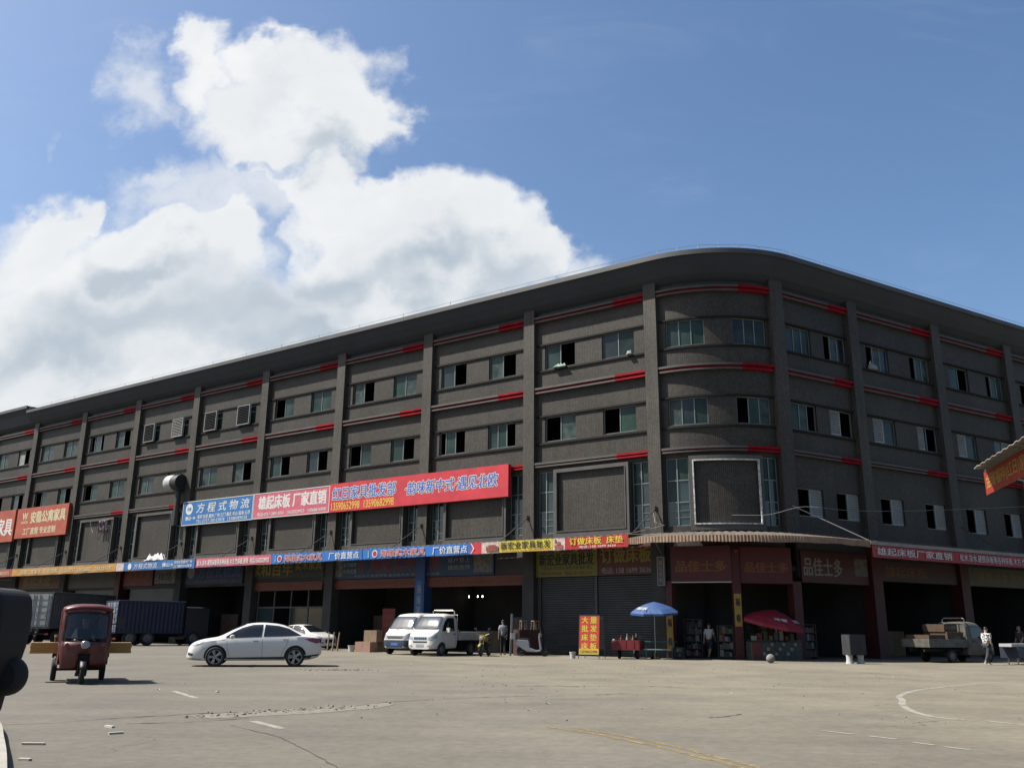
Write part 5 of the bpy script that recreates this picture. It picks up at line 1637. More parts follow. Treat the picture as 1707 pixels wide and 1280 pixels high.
def person(loc, rz, label, legs=((15, 5), (-18, 20)), arms=((-20, 15), (25, 20)), lean=0.0, H=1.68, shirt=None, trousers=None, shorts=False, shoe=SHOE, seat=None, abduct=8, long_hair=False, sleeves=True, head_turn=0.0):
    """legs/arms: (forward swing, bend) in degrees for left, right; local forward +X, left +Y"""
    S = H / 1.70
    root = empty('person', loc, rz, label, 'person'); root.scale = (S, S, S)
    ln = R_(lean); pz = seat if seat else .92
    # lowest foot decides the pelvis height when standing

    def leg(sw, bend):
        a = R_(sw); b = R_(sw - bend)
        kn = Vector((.43 * math.sin(a), 0, -.43 * math.cos(a))); an = kn + Vector((.42 * math.sin(b), 0, -.42 * math.cos(b)))
        return kn, an
    LG = [leg(*legs[0]), leg(*legs[1])]
    if seat is None: pz = .07 + max(-l[1].z for l in LG) + .02

    def up(x, y, z):      # upper-body point given relative to the pelvis, leaned forward
        return Vector((x * math.cos(ln) + z * math.sin(ln), y, pz + z * math.cos(ln) - x * math.sin(ln)))
    V = []; E = []

    def add(c, r, p=None):
        V.append((tuple(c), r)); i = len(V) - 1
        if p is not None: E.append((p, i))
        return i
    pel = add(up(0, 0, 0), .125); ab = add(up(.005, 0, .16), .118, pel); ch = add(up(.0, 0, .36), (.15, .125), ab); nk0 = add(up(-.01, 0, .50), .075, ch)
    nk = add(up(.0, 0, .56), .052, nk0); jaw = add(up(.025, 0, .625), .066, nk); hd = add(up(.015, 0, .70), .088, jaw); tp = add(up(.0, 0, .77), .066, hd)
    add(up(.105, 0, .665), .014, jaw)           # nose
    J = {}
    for i, sg in enumerate((1, -1)):
        kn, an = LG[i]; hp = Vector((0, sg * .085, pz - .04))
        h = add(hp, .088, pel); k = add(hp + kn * .5, .078, h); k2 = add(hp + kn, .056, k); c = add(hp + kn + (an - kn) * .35, .054, k2); n = add(hp + an, .036, c)
        add(hp + an + Vector((.02, 0, -.045)), .036, n); t = add(hp + an + Vector((.12, 0, -.055)), .030, len(V) - 1)
        J['leg', i] = (hp, hp + kn, hp + an)
        a = R_(arms[i][0]) + ln * .3; b = a + R_(arms[i][1]); w = R_(abduct)
        sh = up(-.01, sg * .165, .455); e = sh + Vector((.28 * math.sin(a), sg * .28 * math.sin(w), -.28 * math.cos(a))); wr = e + Vector((.25 * math.sin(b), sg * .02, -.25 * math.cos(b)))
        d = (wr - e).normalized(); side = Vector((0, 1, 0)); fw = d.cross(side).normalized()
        s = add(sh, .062, ch); u = add(sh.lerp(e, .5), .047, s); el = add(e, .039, u); fo = add(e.lerp(wr, .4), .037, el); wv2 = add(wr, .025, fo)
        pm = add(wr + d * .06, (.036, .018), wv2)
        for q, (oy, L) in enumerate(((-.030, .065), (-.010, .078), (.010, .073), (.030, .056))):
            f0 = add(wr + d * .10 + fw * oy, .0105, pm); f1 = add(wr + d * (.10 + L * .55) + fw * oy * 1.1 + side * (-sg * .008), .009, f0); add(wr + d * (.10 + L) + fw * oy * 1.1 + side * (-sg * .022), .0075, f1)
        t0 = add(wr + d * .045 + fw * .035 - side * sg * .012, .011, wv2); add(wr + d * .085 + fw * .052 - side * sg * .018, .009, t0)
        J['arm', i] = (sh, e, wr)
    me = skin_mesh(V, E, 0); me.materials.append(SKIN); b = bpy.data.objects.new('body', me); COL.objects.link(b); b.parent = root
    # shirt
    V2 = []; E2 = []

    def a2(c, r, p=None):
        V2.append((tuple(c), r)); i = len(V2) - 1
        if p is not None: E2.append((p, i))
        return i
    p0 = a2(up(0, 0, -.03), .148); p1 = a2(up(.005, 0, .14), .142, p0); p2 = a2(up(0, 0, .34), (.170, .145), p1); p3 = a2(up(-.01, 0, .485), .088, p2)
    for i in (0, 1):
        sh, e, wr = J['arm', i]; s = a2(sh, .080, p2); m = a2(sh.lerp(e, .55), .066, s)
        if not sleeves: pass
        else: a2(sh.lerp(e, .8), .060, m)
    ms = skin_mesh(V2, E2, 0); ms.materials.append(shirt); o = bpy.data.objects.new('shirt', ms); COL.objects.link(o); o.parent = root
    V3 = []; E3 = []
    V3.append((tuple(up(0, 0, .02)), .142))
    for i in (0, 1):
        hp, k, a = J['leg', i]; n = len(V3)
        V3 += [(tuple(hp), .106), (tuple(hp.lerp(k, .5)), .096), (tuple(k), .076)]; E3 += [(0, n), (n, n + 1), (n + 1, n + 2)]
        if not shorts: V3 += [(tuple(k.lerp(a, .5)), .068), (tuple(k.lerp(a, .92)), .058)]; E3 += [(n + 2, n + 3), (n + 3, n + 4)]
    mt = skin_mesh(V3, E3, 0); mt.materials.append(trousers); o = bpy.data.objects.new('trousers', mt); COL.objects.link(o); o.parent = root
    hm = skin_mesh([(tuple(up(-.035, 0, .66)), .066), (tuple(up(-.02, 0, .725)), .088), (tuple(up(.015, 0, .79)), .066)] + ([(tuple(up(-.09, 0, .56)), .05)] if long_hair else []), [(0, 1), (1, 2)] + ([(0, 3)] if long_hair else []), 0)
    hm.materials.append(HAIR); o = bpy.data.objects.new('hair', hm); COL.objects.link(o); o.parent = root
    for sg in (1, -1):
        m = MB(); m.lathe([(0, -.011), (.008, -.008), (.011, 0), (.008, .008), (0, .011)], (0, 0, 0), 'x', 8); c = up(.092, sg * .030, .700); m.build('eye', HAIR, root, True, tuple(c))
    m = MB(); c = up(.092, 0, .630); m.rbox(tuple(c), (.02, .045, .010), .004, 0, 2, 'x'); m.build('mouth', mat('lips', (.25, .09, .08)) if 'lips' not in MATS else MATS['lips'], root)
    for i in (0, 1):
        hp, k, a = J['leg', i]; m = MB(); m.rbox((a.x + .045, a.y, a.z - .055), (.25, .09, .07), .04, 0, 4); m.build('shoe', shoe, root, True)
    return root


SH_WHITE = mat('white_shirt', (0.50, 0.51, 0.52), .8, var=.08); SH_GREY = mat('grey_shirt', (0.33, 0.34, 0.36), .8); TR_DARK = mat('dark_trousers', (0.022, 0.024, 0.032), .8); SH_DARK = mat('dark_jacket', (0.03, 0.032, 0.036), .8)
PN = NB('patterned_shirt', .8); PN.color(PN.mix(PN.ramp(PN.noise(16, 1, .5), .47, .50), (0.015, 0.015, 0.018), (0.72, 0.72, 0.72)))
a = heading(152.5); tl = Vector((trk.location.x, trk.location.y)); fv = Vector((math.cos(a), math.sin(a)))
p = tl + fv * .80
person((p.x, p.y, 0), a, 'trike driver in dark clothes sitting behind the red cab windscreen', legs=((78, 65), (78, 65)), arms=((50, 30), (50, 30)), seat=.80, H=1.62, shirt=SH_DARK, trousers=TR_DARK)
p = path(2.05, -.7); person((p.x, p.y, 0), R_(62), 'man in white shirt walking into the left door of the red grocery', ((24, 4), (-20, 25)), ((-18, 10), (22, 15)), 4, 1.74, SH_WHITE, TR_DARK, True)
person((-0.35, 49.3, 0), R_(100), 'man in grey shirt standing in the dark shop left of the scooter', ((4, 2), (-4, 4)), ((-6, 12), (6, 20)), 2, 1.76, SH_GREY, TR_DARK)
person((21.05, 40.75, 0), R_(40), 'person in black and white patterned shirt walking with a long white board', ((26, 4), (-22, 28)), ((35, 25), (-15, 20)), 10, 1.66, PN.m, TR_DARK, False, SHOEW)
person((25.6, 46.2, 0), R_(200), 'person in dark clothes standing in shade behind the long white board', ((3, 2), (-3, 3)), ((10, 30), (5, 20)), 0, 1.68, SH_DARK, TR_DARK)

# ------------------------------------------------------------------ street things
WOOD = mat('pale_wood', (0.34, 0.24, 0.14), .7, var=.2, vscale=5); CARD = mat('cardboard', (0.28, 0.20, 0.125), .85, var=.12); PINKB = mat('pinkish_board', (0.42, 0.25, 0.18), .85, var=.1); TEAL = mat('teal_paint', (0.02, 0.11, 0.12), .5, var=.2)
MAROON = mat('maroon_cloth', (0.055, 0.014, 0.014), .85, var=.3); CARTR = mat('cart_red', (0.20, 0.014, 0.02), .5, var=.2); PLASTW = mat('white_plastic', (0.58, 0.58, 0.56), .5, var=.1)

# red and yellow A-board
ab = empty('a_board', (3.74, 43.7, 0), R_(-16), 'red folding A-board with yellow letters standing in the sun', 'sign board')
t = Matrix.Rotation(R_(-10), 4, 'X')
m = MB(); m.box((0, 0, 1.10), (.96, .03, 1.78)); fb = m.build('sign_panel', mat('a_board_red', (.58, .035, .02), .55, var=.06), ab); fb.matrix_local = t
rows = ['大量', '批发', '床垫', '床板']
for r, tx in enumerate(rows):
    for c_, ch_ in enumerate(tx): letters(fb, ch_, -.21 + .42 * c_, 1.80 - .405 * r, .31, .31, I_YEL, -.02, .03)
m = MB(); m.box((0, -.017, .33), (.94, .01, .26)); q = m.build('yellow_strip', S_YEL, fb)
letters(fb, '13590652998', 0, .33, .8, .12, I_RED, -.026, .02)
m = MB(); m.box((-.49, 0, 1.02), (.03, .04, 2.0)); m.box((.49, 0, 1.02), (.03, .04, 2.0)); m.box((0, 0, 2.02), (1.0, .04, .03)); m.box((0, 0, .20), (.95, .03, .025)); q = m.build('front_frame', BLKP, ab); q.matrix_local = t
bt = Matrix.Translation((.12, 1.0, 0)) @ Matrix.Rotation(R_(16), 4, 'X')
m = MB(); m.box((-.49, 0, 1.02), (.03, .04, 2.0)); m.box((.49, 0, 1.02), (.03, .04, 2.0)); m.box((0, 0, 1.2), (.95, .02, 1.5)); q = m.build('rear_frame', mat('a_board_back', (.16, .16, .16), .7), ab); q.matrix_local = bt
# buckets and pails


def bucket(loc, r, h, m_, label, cat='bucket'):
    m = MB(); m.lathe([(r * .8, 0), (r, h), (r * 1.06, h), (r * 1.06, h - .03), (r * .96, h - .02), (r * .76, .02), (0, .02)], (0, 0, 0), 'z', 20)
    o = m.build('bucket', m_, None, True, loc); tag(o, label, cat); return o


bucket((3.02, 44.2, 0), .15, .30, PLASTW, 'small white bucket left of the red A-board')
bucket((-8.95, 52.4, 0), .20, .34, PLASTW, 'white pail on the ground left of the boxes near the van')


def parasol(loc, H, R, drop, mA, mB, label, tilt=(0, 0), txt=None, n=8, white=(), fringe=.16, poler=.022):
    r = empty('parasol', loc, R_(11), label, 'parasol')
    tl_ = Matrix.Translation((0, 0, H)) @ Matrix.Rotation(tilt[0], 4, 'X') @ Matrix.Rotation(tilt[1], 4, 'Y')
    for which, mm, nm in ((0, mA, 'canopy'), (1, mB, 'canopy_panel')):
        mb = MB()
        for k in range(n):
            if (k in white) != (which == 1): continue
            for s in range(4):
                t0 = 2 * math.pi * (k + s / 4) / n; t1 = 2 * math.pi * (k + (s + 1) / 4) / n
                f0 = 1 - .10 * math.sin(math.pi * (s / 4)); f1 = 1 - .10 * math.sin(math.pi * ((s + 1) / 4))
                prof = [(0.02, 0), (.35, -drop * .22), (.7, -drop * .58), (1, -drop)]
                b = len(mb.v)
                for (q, z) in prof:
                    mb.v += [Vector((R * q * (f0 if q == 1 else 1) * math.cos(t0), R * q * (f0 if q == 1 else 1) * math.sin(t0), z)), Vector((R * q * (f1 if q == 1 else 1) * math.cos(t1), R * q * (f1 if q == 1 else 1) * math.sin(t1), z))]
                mb.v += [Vector((R * f0 * math.cos(t0), R * f0 * math.sin(t0), -drop - fringe)), Vector((R * f1 * math.cos(t1), R * f1 * math.sin(t1), -drop - fringe))]
                for q in range(4): mb.face([b + 2 * q, b + 2 * q + 1, b + 2 * q + 3, b + 2 * q + 2])
        if mb.f:
            o = mb.build(nm, mm, r); o.matrix_local = tl_; sd = o.modifiers.new('t', 'SOLIDIFY'); sd.thickness = .006
    m = MB()
    for k in range(n):
        t0 = 2 * math.pi * k / n; m.tube([(.02, 0, -.35), (R * .55 * math.cos(t0), R * .55 * math.sin(t0), -drop * .45)], .007, 4); m.tube([(0, 0, -.02), (R * .98 * math.cos(t0), R * .98 * math.sin(t0), -drop - .01)], .006, 4)
    o = m.build('rib', M_STEEL, r); o.matrix_local = tl_
    m = MB(); m.tube([(0, 0, 0.02), (0, 0, H)], poler, 8); m.build('pole', M_STEEL, r)
    m = MB(); m.lathe([(.24, 0), (.24, .06), (.06, .09), (.05, .30), (0, .30)], (0, 0, 0), 'z', 16); m.build('base', BLKP, r)
    if txt:
        for ang, tx in txt:
            h_ = empty('lettering', (0, 0, 0)); bpy.data.objects.remove(h_)
            lt = letters(r, tx, 0, 0, .62, .26, I_WHITE, 0, .03)
            sl = math.atan2(drop * .36, R * .35)
            lt.matrix_local = tl_ @ Matrix.Rotation(R_(ang), 4, 'Z') @ Matrix.Translation((R * .72, 0, -drop * .60 + .03)) @ Matrix.Rotation(R_(90), 4, 'Z') @ Matrix.Rotation(-(math.pi / 2 - sl), 4, 'X')
    return r


UMB = mat('parasol_blue', (0.03, 0.085, 0.24), .7, var=.1); UMW = mat('parasol_pale_blue', (0.42, 0.52, 0.72), .7); UMR = mat('parasol_crimson', (0.28, 0.010, 0.03), .65, var=.1)
parasol((7.0, 44.35, 0), 2.66, 1.22, .48, UMB, UMB, 'blue parasol open in front of the grey shutters', (R_(5), R_(-3)), [(-150, '可乐')], 8, (), .10)
parasol((12.85, 44.35, 0), 2.35, 1.5, .62, UMR, UMR, 'crimson parasol with white letters over the grocery display', (R_(10), R_(8)), [(-100, '冰雪'), (-50, '冰雪')], 8, (), .16)
# red cargo tricycle cart seen from behind, loaded with bottles
ct = empty('cargo_cart', (5.75, 44.6, -.0), R_(72), 'dark red pedal cargo trike loaded with goods left of the blue parasol', 'cargo trike')
ct.scale = (1.12, 1.12, .92)
m = MB(); m.box((-.05, 0, .55), (1.3, 1.2, .05))
for (c_, d) in (((-.05, .585, .70), (1.3, .03, .50)), ((-.05, -.585, .70), (1.3, .03, .50)), ((-.69, 0, .70), (.03, 1.14, .50)), ((.59, 0, .70), (.03, 1.14, .50))): m.box(c_, d)
for y in (-.35, 0, .35): m.box((-.71, y, .75), (.02, .04, .36))
m.build('cargo_bed', CARTR, ct)
for y in (.44, -.44): wheel(ct, -.1, y, .24, .10, M_RIMS)
wheel(ct, 1.55, .05, .24, .08, M_RIMS)
m = MB(); m.tube([(.55, 0, .5), (1.2, 0, .45), (1.45, 0, .85), (1.55, 0, .24)], .03); m.tube([(1.42, -.32, 1.08), (1.45, 0, .98), (1.42, .32, 1.08)], .016); m.tube([(1.45, 0, .85), (1.44, 0, 1.0)], .025); m.build('frame', M_ARCH, ct)
m = MB(); m.rbox((.85, 0, .80), (.3, .24, .08), .06); m.tube([(.85, 0, .48), (.85, 0, .78)], .02); m.build('saddle', BLKP, ct)
m = MB(); m.lathe([(0, .03), (.05, .02), (.06, 0), (0, -.02)], (-.72, .50, .93), 'x', 10); m.build('lamp', PLASTW, ct)
rg = random.Random(11)
gm = [mat('goods_white', (.26, .26, .25)), mat('goods_red', (.16, .025, .02)), mat('goods_green', (.03, .07, .04)), mat('goods_tan', (.18, .13, .06)), mat('goods_grey', (.09, .10, .12)), mat('goods_dark', (.03, .028, .028))]
ca = R_(72)
for i in range(7):
    x, y = -.5 + .17 * i, rg.uniform(-.35, .35); P3 = Vector((5.75 + x * math.cos(ca) - y * math.sin(ca), 44.6 + x * math.sin(ca) + y * math.cos(ca), .585))
    m = MB(); h = rg.uniform(.42, .62); m.lathe([(.05, 0), (.06, .03), (.06, h * .65), (.02, h * .82), (.022, h), (0, h)], (0, 0, 0), 'z', 10)
    tag(m.build('bottle', gm[(0, 1, 0, 3, 0, 1, 0)[i]], None, True, P3), 'small bottle among the goods in the dark red pedal trike', 'bottle', 'bottles in the cargo trike')
m = MB(); m.rbox((0, 0, .2), (.6, .5, .4), .08); o = m.build('sack', MAROON, None, True, (5.98, 45.02, .585), ca); tag(o, 'maroon cloth bundle at the front of the dark red pedal trike', 'bundle')
# teal table and bench
tb = empty('stall_table', (7.25, 44.75, 0), R_(-20), 'teal folding stall table under the blue parasol', 'table')
m = MB(); m.rbox((0, 0, .80), (1.7, .6, .04), .03); m.build('table_top', TEAL, tb)
for x in (-.7, .7):
    for y in (-.24, .24): m = MB(); m.tube([(x, y, 0), (x * .98, y, .79)], .016, 6); m.build('leg', TEAL, tb)
bn = empty('bench', (7.0, 43.95, 0), R_(-8), 'low teal bench with a pale plank seat by the blue parasol pole', 'bench')
m = MB(); m.rbox((0, 0, .45), (1.25, .26, .04), .02); m.build('seat', mat('bench_pale_teal', (.30, .46, .47), .4), bn)
for x in (-.5, .5): m = MB(); m.box((x, 0, .215), (.05, .24, .43)); m.build('leg', TEAL, bn)


# motorcycle and scooter
def motorcycle(loc, az):
    r = empty('motorcycle', loc, heading(az), 'small yellow motorcycle parked nose out beside the white mini truck', 'motorcycle')
    wheel(r, .62, .05, .29, .10, M_RIMS, 6, .78); wheel(r, -.62, .06, .29, .12, M_RIMS, 6, .74)
    m = MB()
    for y in (-.09, .09): m.tube([(.62, y, .29), (.42, y, .88)], .022)
    m.build('fork', M_STEEL, r)
    m = MB(); m.tube([(.40, -.36, 1.08), (.36, -.14, 1.0), (.36, .14, 1.0), (.40, .36, 1.08)], .014); m.tube([(.36, -.20, 1.0), (.42, -.34, 1.30)], .008); m.tube([(.36, .20, 1.0), (.42, .34, 1.30)], .008); m.build('handlebar', M_STEEL, r)
    for y in (-.37, .37): m = MB(); m.rbox((.42, y, 1.33), (.02, .14, .08), .02, 0, 3, 'x'); m.build('mirror', BLKP, r)
    ym = mat('motorcycle_yellow', (.42, .30, .02), .35, coat=.4)
    m = MB(); m.lathe([(0, .05), (.07, .04), (.10, .0), (.08, -.07), (0, -.09)], (.52, 0, .86), 'x', 16); m.build('headlight', LAMP, r, True)
    m = MB(); m.rbox((.44, 0, .90), (.10, .30, .26), .06, 0, 3, 'x'); m.build('fairing', ym, r)
    m = MB(); m.rbox((.12, 0, .82), (.50, .28, .22), .10, 0, 3, 'y'); m.build('tank', ym, r)
    m = MB(); m.rbox((-.42, 0, .80), (.66, .26, .10), .08); m.build('saddle', BLKP, r)
    m = MB(); m.rbox((.05, 0, .45), (.42, .26, .34), .06); m.tube([(.1, .0, .7), (-.62, 0, .5)], .03); m.tube([(-.1, -.16, .35), (-.8, -.18, .42)], .035); m.build('engine', M_ARCH, r)
    pr = [(.62 + .33 * math.cos(R_(t)), .29 + .33 * math.sin(R_(t))) for t in range(30, 160, 15)]; m = MB()
    for (x, z) in pr: m.v += [Vector((x, -.07, z)), Vector((x, .07, z))]
    for i in range(len(pr) - 1): m.face([2 * i, 2 * i + 1, 2 * i + 3, 2 * i + 2])
    o = m.build('mudguard', ym, r, True, recalc=False); sd = o.modifiers.new('t', 'SOLIDIFY'); sd.thickness = .012


motorcycle((-1.25, 46.7, 0), 197)
sc_ = empty('scooter', (1.2, 47.0, 0), heading(103), 'silver step-through scooter standing right of the yellow motorcycle', 'scooter')
SCP = mat('scooter_silver', (.22, .24, .27), .35, coat=.3)
wheel(sc_, .60, .05, .24, .10, M_RIMS, 5, .68); wheel(sc_, -.62, .05, .24, .11, M_RIMS, 5, .66)
m = MB(); m.prism([(-.95, .62), (-.78, .82), (-.20, .78), (-.14, .42), (.18, .30), (.42, .34), (.50, .26), (.20, .20), (-.30, .22), (-.62, .40)], 'y', -.15, .15); bo = m.build('body_panel', SCP, sc_); bv_ = bo.modifiers.new('b', 'BEVEL'); bv_.width = .03; bv_.segments = 2
m = MB(); m.prism([(.38, .30), (.50, .34), (.40, .95), (.30, .98)], 'y', -.19, .19); bo = m.build('leg_shield', SCP, sc_); bv_ = bo.modifiers.new('b', 'BEVEL'); bv_.width = .03; bv_.segments = 2
m = MB(); m.rbox((-.52, 0, .85), (.76, .28, .09), .10); m.build('saddle', BLKP, sc_)
m = MB(); m.tube([(.60, 0, .24), (.50, 0, .45), (.36, 0, 1.0)], .03); m.tube([(.28, -.34, 1.10), (.34, 0, 1.04), (.28, .34, 1.10)], .016); m.build('fork', M_ARCH, sc_)
m = MB(); m.rbox((.38, 0, 1.04), (.16, .26, .16), .05); m.build('headlight_cowl', SCP, sc_)
for y in (-.34, .34): m = MB(); m.tube([(.30, y * .7, 1.06), (.32, y * 1.1, 1.28)], .007); m.rbox((.32, y * 1.15, 1.32), (.02, .12, .08), .02, 0, 3, 'x'); m.build('mirror', BLKP, sc_)
m = MB(); m.rbox((-1.0, 0, .98), (.34, .36, .30), .08, 0, 3); m.build('top_box', mat('top_box_grey', (.20, .21, .22), .5), sc_)
# heaps in the doorway behind the scooter
m = MB(); m.rbox((0, 0, .65), (1.5, .9, 1.3), .2, 0, 4); o = m.build('covered_heap', MAROON, None, True, (1.0, 48.6, 0), .3); tag(o, 'dark maroon covered heap in the doorway behind the scooter', 'heap')


def stool(loc, rz, label, grp):
    r = empty('wooden_stool', loc, rz, label, 'stool', grp)
    m = MB(); m.rbox((0, 0, .44), (.34, .34, .04), .03); m.build('seat', WOOD, r)
    for x in (-.13, .13):
        for y in (-.13, .13): m = MB(); m.tube([(x * 1.25, y * 1.25, 0), (x, y, .43)], .02, 6); m.build('leg', WOOD, r)
    m = MB(); m.box((0, 0, .2), (.30, .03, .03)); m.build('stretcher', WOOD, r)


stool((.72, 48.5, 1.30), .3, 'pale wooden stool on the maroon heap, left of its pair', 'wooden stools on the heap')
stool((1.35, 48.7, 1.30), .5, 'pale wooden stool on the maroon heap, nearer the pilaster', 'wooden stools on the heap')
m = MB(); m.box((0, 0, 1.05), (.10, .03, 2.1)); o = m.build('plank', mat('plank_grey_white', (.34, .33, .30), .7), None, loc=(.05, 47.6, 0)); o.rotation_euler = (R_(-6), R_(3), .2); tag(o, 'long pale plank leaning upright left of the scooter', 'plank')
for (x, y, w, d, h, z, mm, lab) in ((-8.05, 51.9, 1.0, .7, .55, 0, PINKB, 'pinkish board box on the ground left of the white van'), (-7.75, 52.4, .85, .6, .62, .552, CARD, 'brown cardboard box stacked above the pinkish box left of the van')):
    m = MB(); m.box((0, 0, h / 2), (w, d, h)); bx = m.build('carton', mm, None, loc=(x, y, z), rz=-.45); tag(bx, lab, 'box')
    m = MB(); m.box((0, 0, h + .003), (w * .98, .07, .004)); m.box((0, -d / 2 - .003, h * .75), (.07, .004, h * .45)); m.build('tape', mat('parcel_tape', (.36, .28, .17), .4) if 'parcel_tape' not in MATS else MATS['parcel_tape'], bx)
m = MB(); m.box((0, 0, .28), (.83, .58, .56)); bx = m.build('carton', CARD, None, loc=(-7.4, 53.05, 0), rz=-.45); tag(bx, 'brown carton on the ground behind the pinkish box', 'box')
sb = empty('standing_sign', (-7.0, 53.0, 0), R_(6), 'narrow red standing sign with pale letters behind the white van', 'sign board')
m = MB(); m.box((0, 0, 1.45), (.72, .04, 1.9)); p_ = m.build('sign_panel', mat('standing_sign_red', (.20, .025, .02), .6), sb); letters(p_, '厂家直销', 0, 1.95, .5, .26, I_ORANGE, -.024, .02); letters(p_, '床垫', 0, 1.5, .4, .3, I_ORANGE, -.024, .02); letters(p_, '批发', 0, 1.1, .4, .3, I_ORANGE, -.024, .02)
for x in (-.3, .3): m = MB(); m.box((x, 0, .25), (.04, .05, .5)); m.build('leg', M_STEEL, sb)
for i in range(3):
    m = MB(); m.tube([(0, 0, 0), (.02 * i, 0, 1.05)], [.05, .035], 8); o = m.build('table_leg', WOOD, None, True, (-10.6 + .32 * i, 53.9 - .2 * i, 0)); o.rotation_euler = (R_(-4), R_(2), 0); tag(o, 'pale turned table leg standing in the dark doorway right of the parked car', 'table leg', 'loose table legs')

# lamps alight inside the furniture shop
LIT = mat('lit_bulb', (.9, .9, .85), emit=(1, .96, .88), estr=7.0)
for s, o_ in ((-15.75, -4.2), (-14.9, -4.0), (-14.45, -3.9)):
    q = path(s, o_); m = MB(); m.lathe([(0, -.03), (.028, -.02), (.034, 0), (.025, .03), (.012, .09), (0, .09)], (0, 0, 0), 'z', 12); m.tube([(0, 0, .09), (0, 0, 1.05)], .006, 4, 1)
    tag(m.build('hanging_bulb', [LIT, BLKP], None, True, (q.x, q.y, 3.26)), 'small lit bulb hanging in the dark furniture shop', 'lamp', 'lit bulbs in the furniture shop')


# goods seen dimly inside the open shops
def wardrobe(s, off, w, h, mm, label):
    q = path(s, off); t_, n_ = fr(s); r = empty('wardrobe', (q.x, q.y, 0), math.atan2(t_.y, t_.x), label, 'wardrobe', None)
    m = MB(); m.rbox((0, 0, h / 2), (w, .55, h), .02); m.build('carcass', mm, r)
    for sg in (-1, 1): m = MB(); m.box((sg * w / 4, -.285, h / 2), (w / 2 - .03, .02, h - .12)); m.build('door', mm, r)
    return r


DW = mat('dark_walnut', (0.09, 0.05, 0.03), .5, var=.3, vscale=3); LW = mat('light_oak', (0.22, 0.15, 0.08), .6, var=.2, vscale=3)
wardrobe(-22.0, -3.2, 1.6, 2.1, DW, 'dark wardrobe standing inside the shop left of the blue column')
wardrobe(-19.6, -3.6, 1.4, 1.9, LW, 'light wood wardrobe inside the shop left of the blue column')
wardrobe(-13.6, -3.6, 1.8, 1.2, LW, 'low light wood cabinet inside the shop right of the blue column')
wardrobe(-10.8, -3.0, 1.2, 2.0, DW, 'dark wardrobe inside the shop right of the blue column')
wardrobe(-37.5, -3.0, 2.0, 2.2, DW, 'dark wardrobe inside the shop under the navy sign')
wardrobe(15.2, -3.0, 1.6, 2.0, DW, 'dark wardrobe inside the shop behind the old pickup')
wardrobe(18.2, -3.4, 1.8, 1.4, LW, 'light cabinet inside the shop behind the old pickup')


def shelf(s, off, w, h, rows_, label, seed):
    q = path(s, off); t_, n_ = fr(s); r = empty('goods_shelf', (q.x, q.y, 0), math.atan2(t_.y, t_.x), label, 'shelf'); rg = random.Random(seed)
    m = MB()
    for i in range(rows_ + 1): m.box((0, 0, .1 + (h - .12) * i / rows_), (w, .4, .03))
    for x in (-w / 2, w / 2): m.box((x, 0, h / 2), (.03, .4, h))
    m.build('rack', M_LEDGE, r)
    per = [MB() for _ in gm]
    for i in range(rows_):
        x = -w / 2 + .08; z = .117 + (h - .12) * i / rows_; ph = (h - .12) / rows_
        while x < w / 2 - .15:
            bw = rg.uniform(.09, .2); bh = ph * rg.uniform(.45, .85); per[rg.randrange(len(gm))].box((x + bw / 2, -.05, z + bh / 2), (bw * .92, .26, bh)); x += bw
    for mb, mm in zip(per, gm):
        if mb.f: o = mb.build('goods', mm, r); o['kind'] = 'stuff'
    return r


shelf(.95, -1.6, .9, 1.9, 5, 'tall shelf of mixed goods inside the left grocery door', 1)
shelf(2.95, -1.0, .75, 1.6, 4, 'shelf of goods beside the middle red column of the grocery', 2)
shelf(5.1, -.95, 2.5, 1.75, 5, 'wide shelf of goods behind the grocery display case', 3)
shelf(8.4, -1.2, 1.4, 1.7, 4, 'shelf of goods under the white-lettered red sign', 4)
shelf(.75, .45, .5, .55, 2, 'low rack of goods outside the left grocery door', 5)
q = path(5.0, .55); t_, n_ = fr(5.0)
dc = empty('display_case', (q.x, q.y, 0), math.atan2(t_.y, t_.x), 'glass-topped display case of drinks in front of the grocery', 'display case')
m = MB(); m.rbox((0, 0, .42), (2.6, .62, .84), .04); m.build('case_body', mat('case_grey_green', (.05, .065, .06), .5, var=.4, vscale=6), dc)
m = MB(); m.rbox((-1.02, -.30, .45), (.5, .06, .74), .02); m.build('side_panel', mat('case_red_panel', (.13, .015, .02), .5), dc)
m = MB(); m.box((0, 0, .90), (2.6, .60, .03)); m.build('top_glass', M_GLASS2, dc)
m = MB(); rg = random.Random(21)
for i in range(9): m.box((-.65 + i * .2, -.318, .30 + .22 * (i % 3)), (.13, .02, .14))
m.build('price_label', mat('case_pale_prints', (.30, .30, .28), .6), dc)
for i in range(8):
    p3 = Vector((q.x, q.y, .918)) + Vector((t_.x, t_.y, 0)) * (-1.0 + i * .27); m = MB(); h = .2 + .12 * ((i * 7) % 3); m.rbox((0, 0, h / 2), (.2, .3, h), .02); tag(m.build('goods_box', gm[i % 5], None, False, p3, math.atan2(t_.y, t_.x)), 'small goods carton standing on the grocery display case', 'box', 'cartons on the display case')
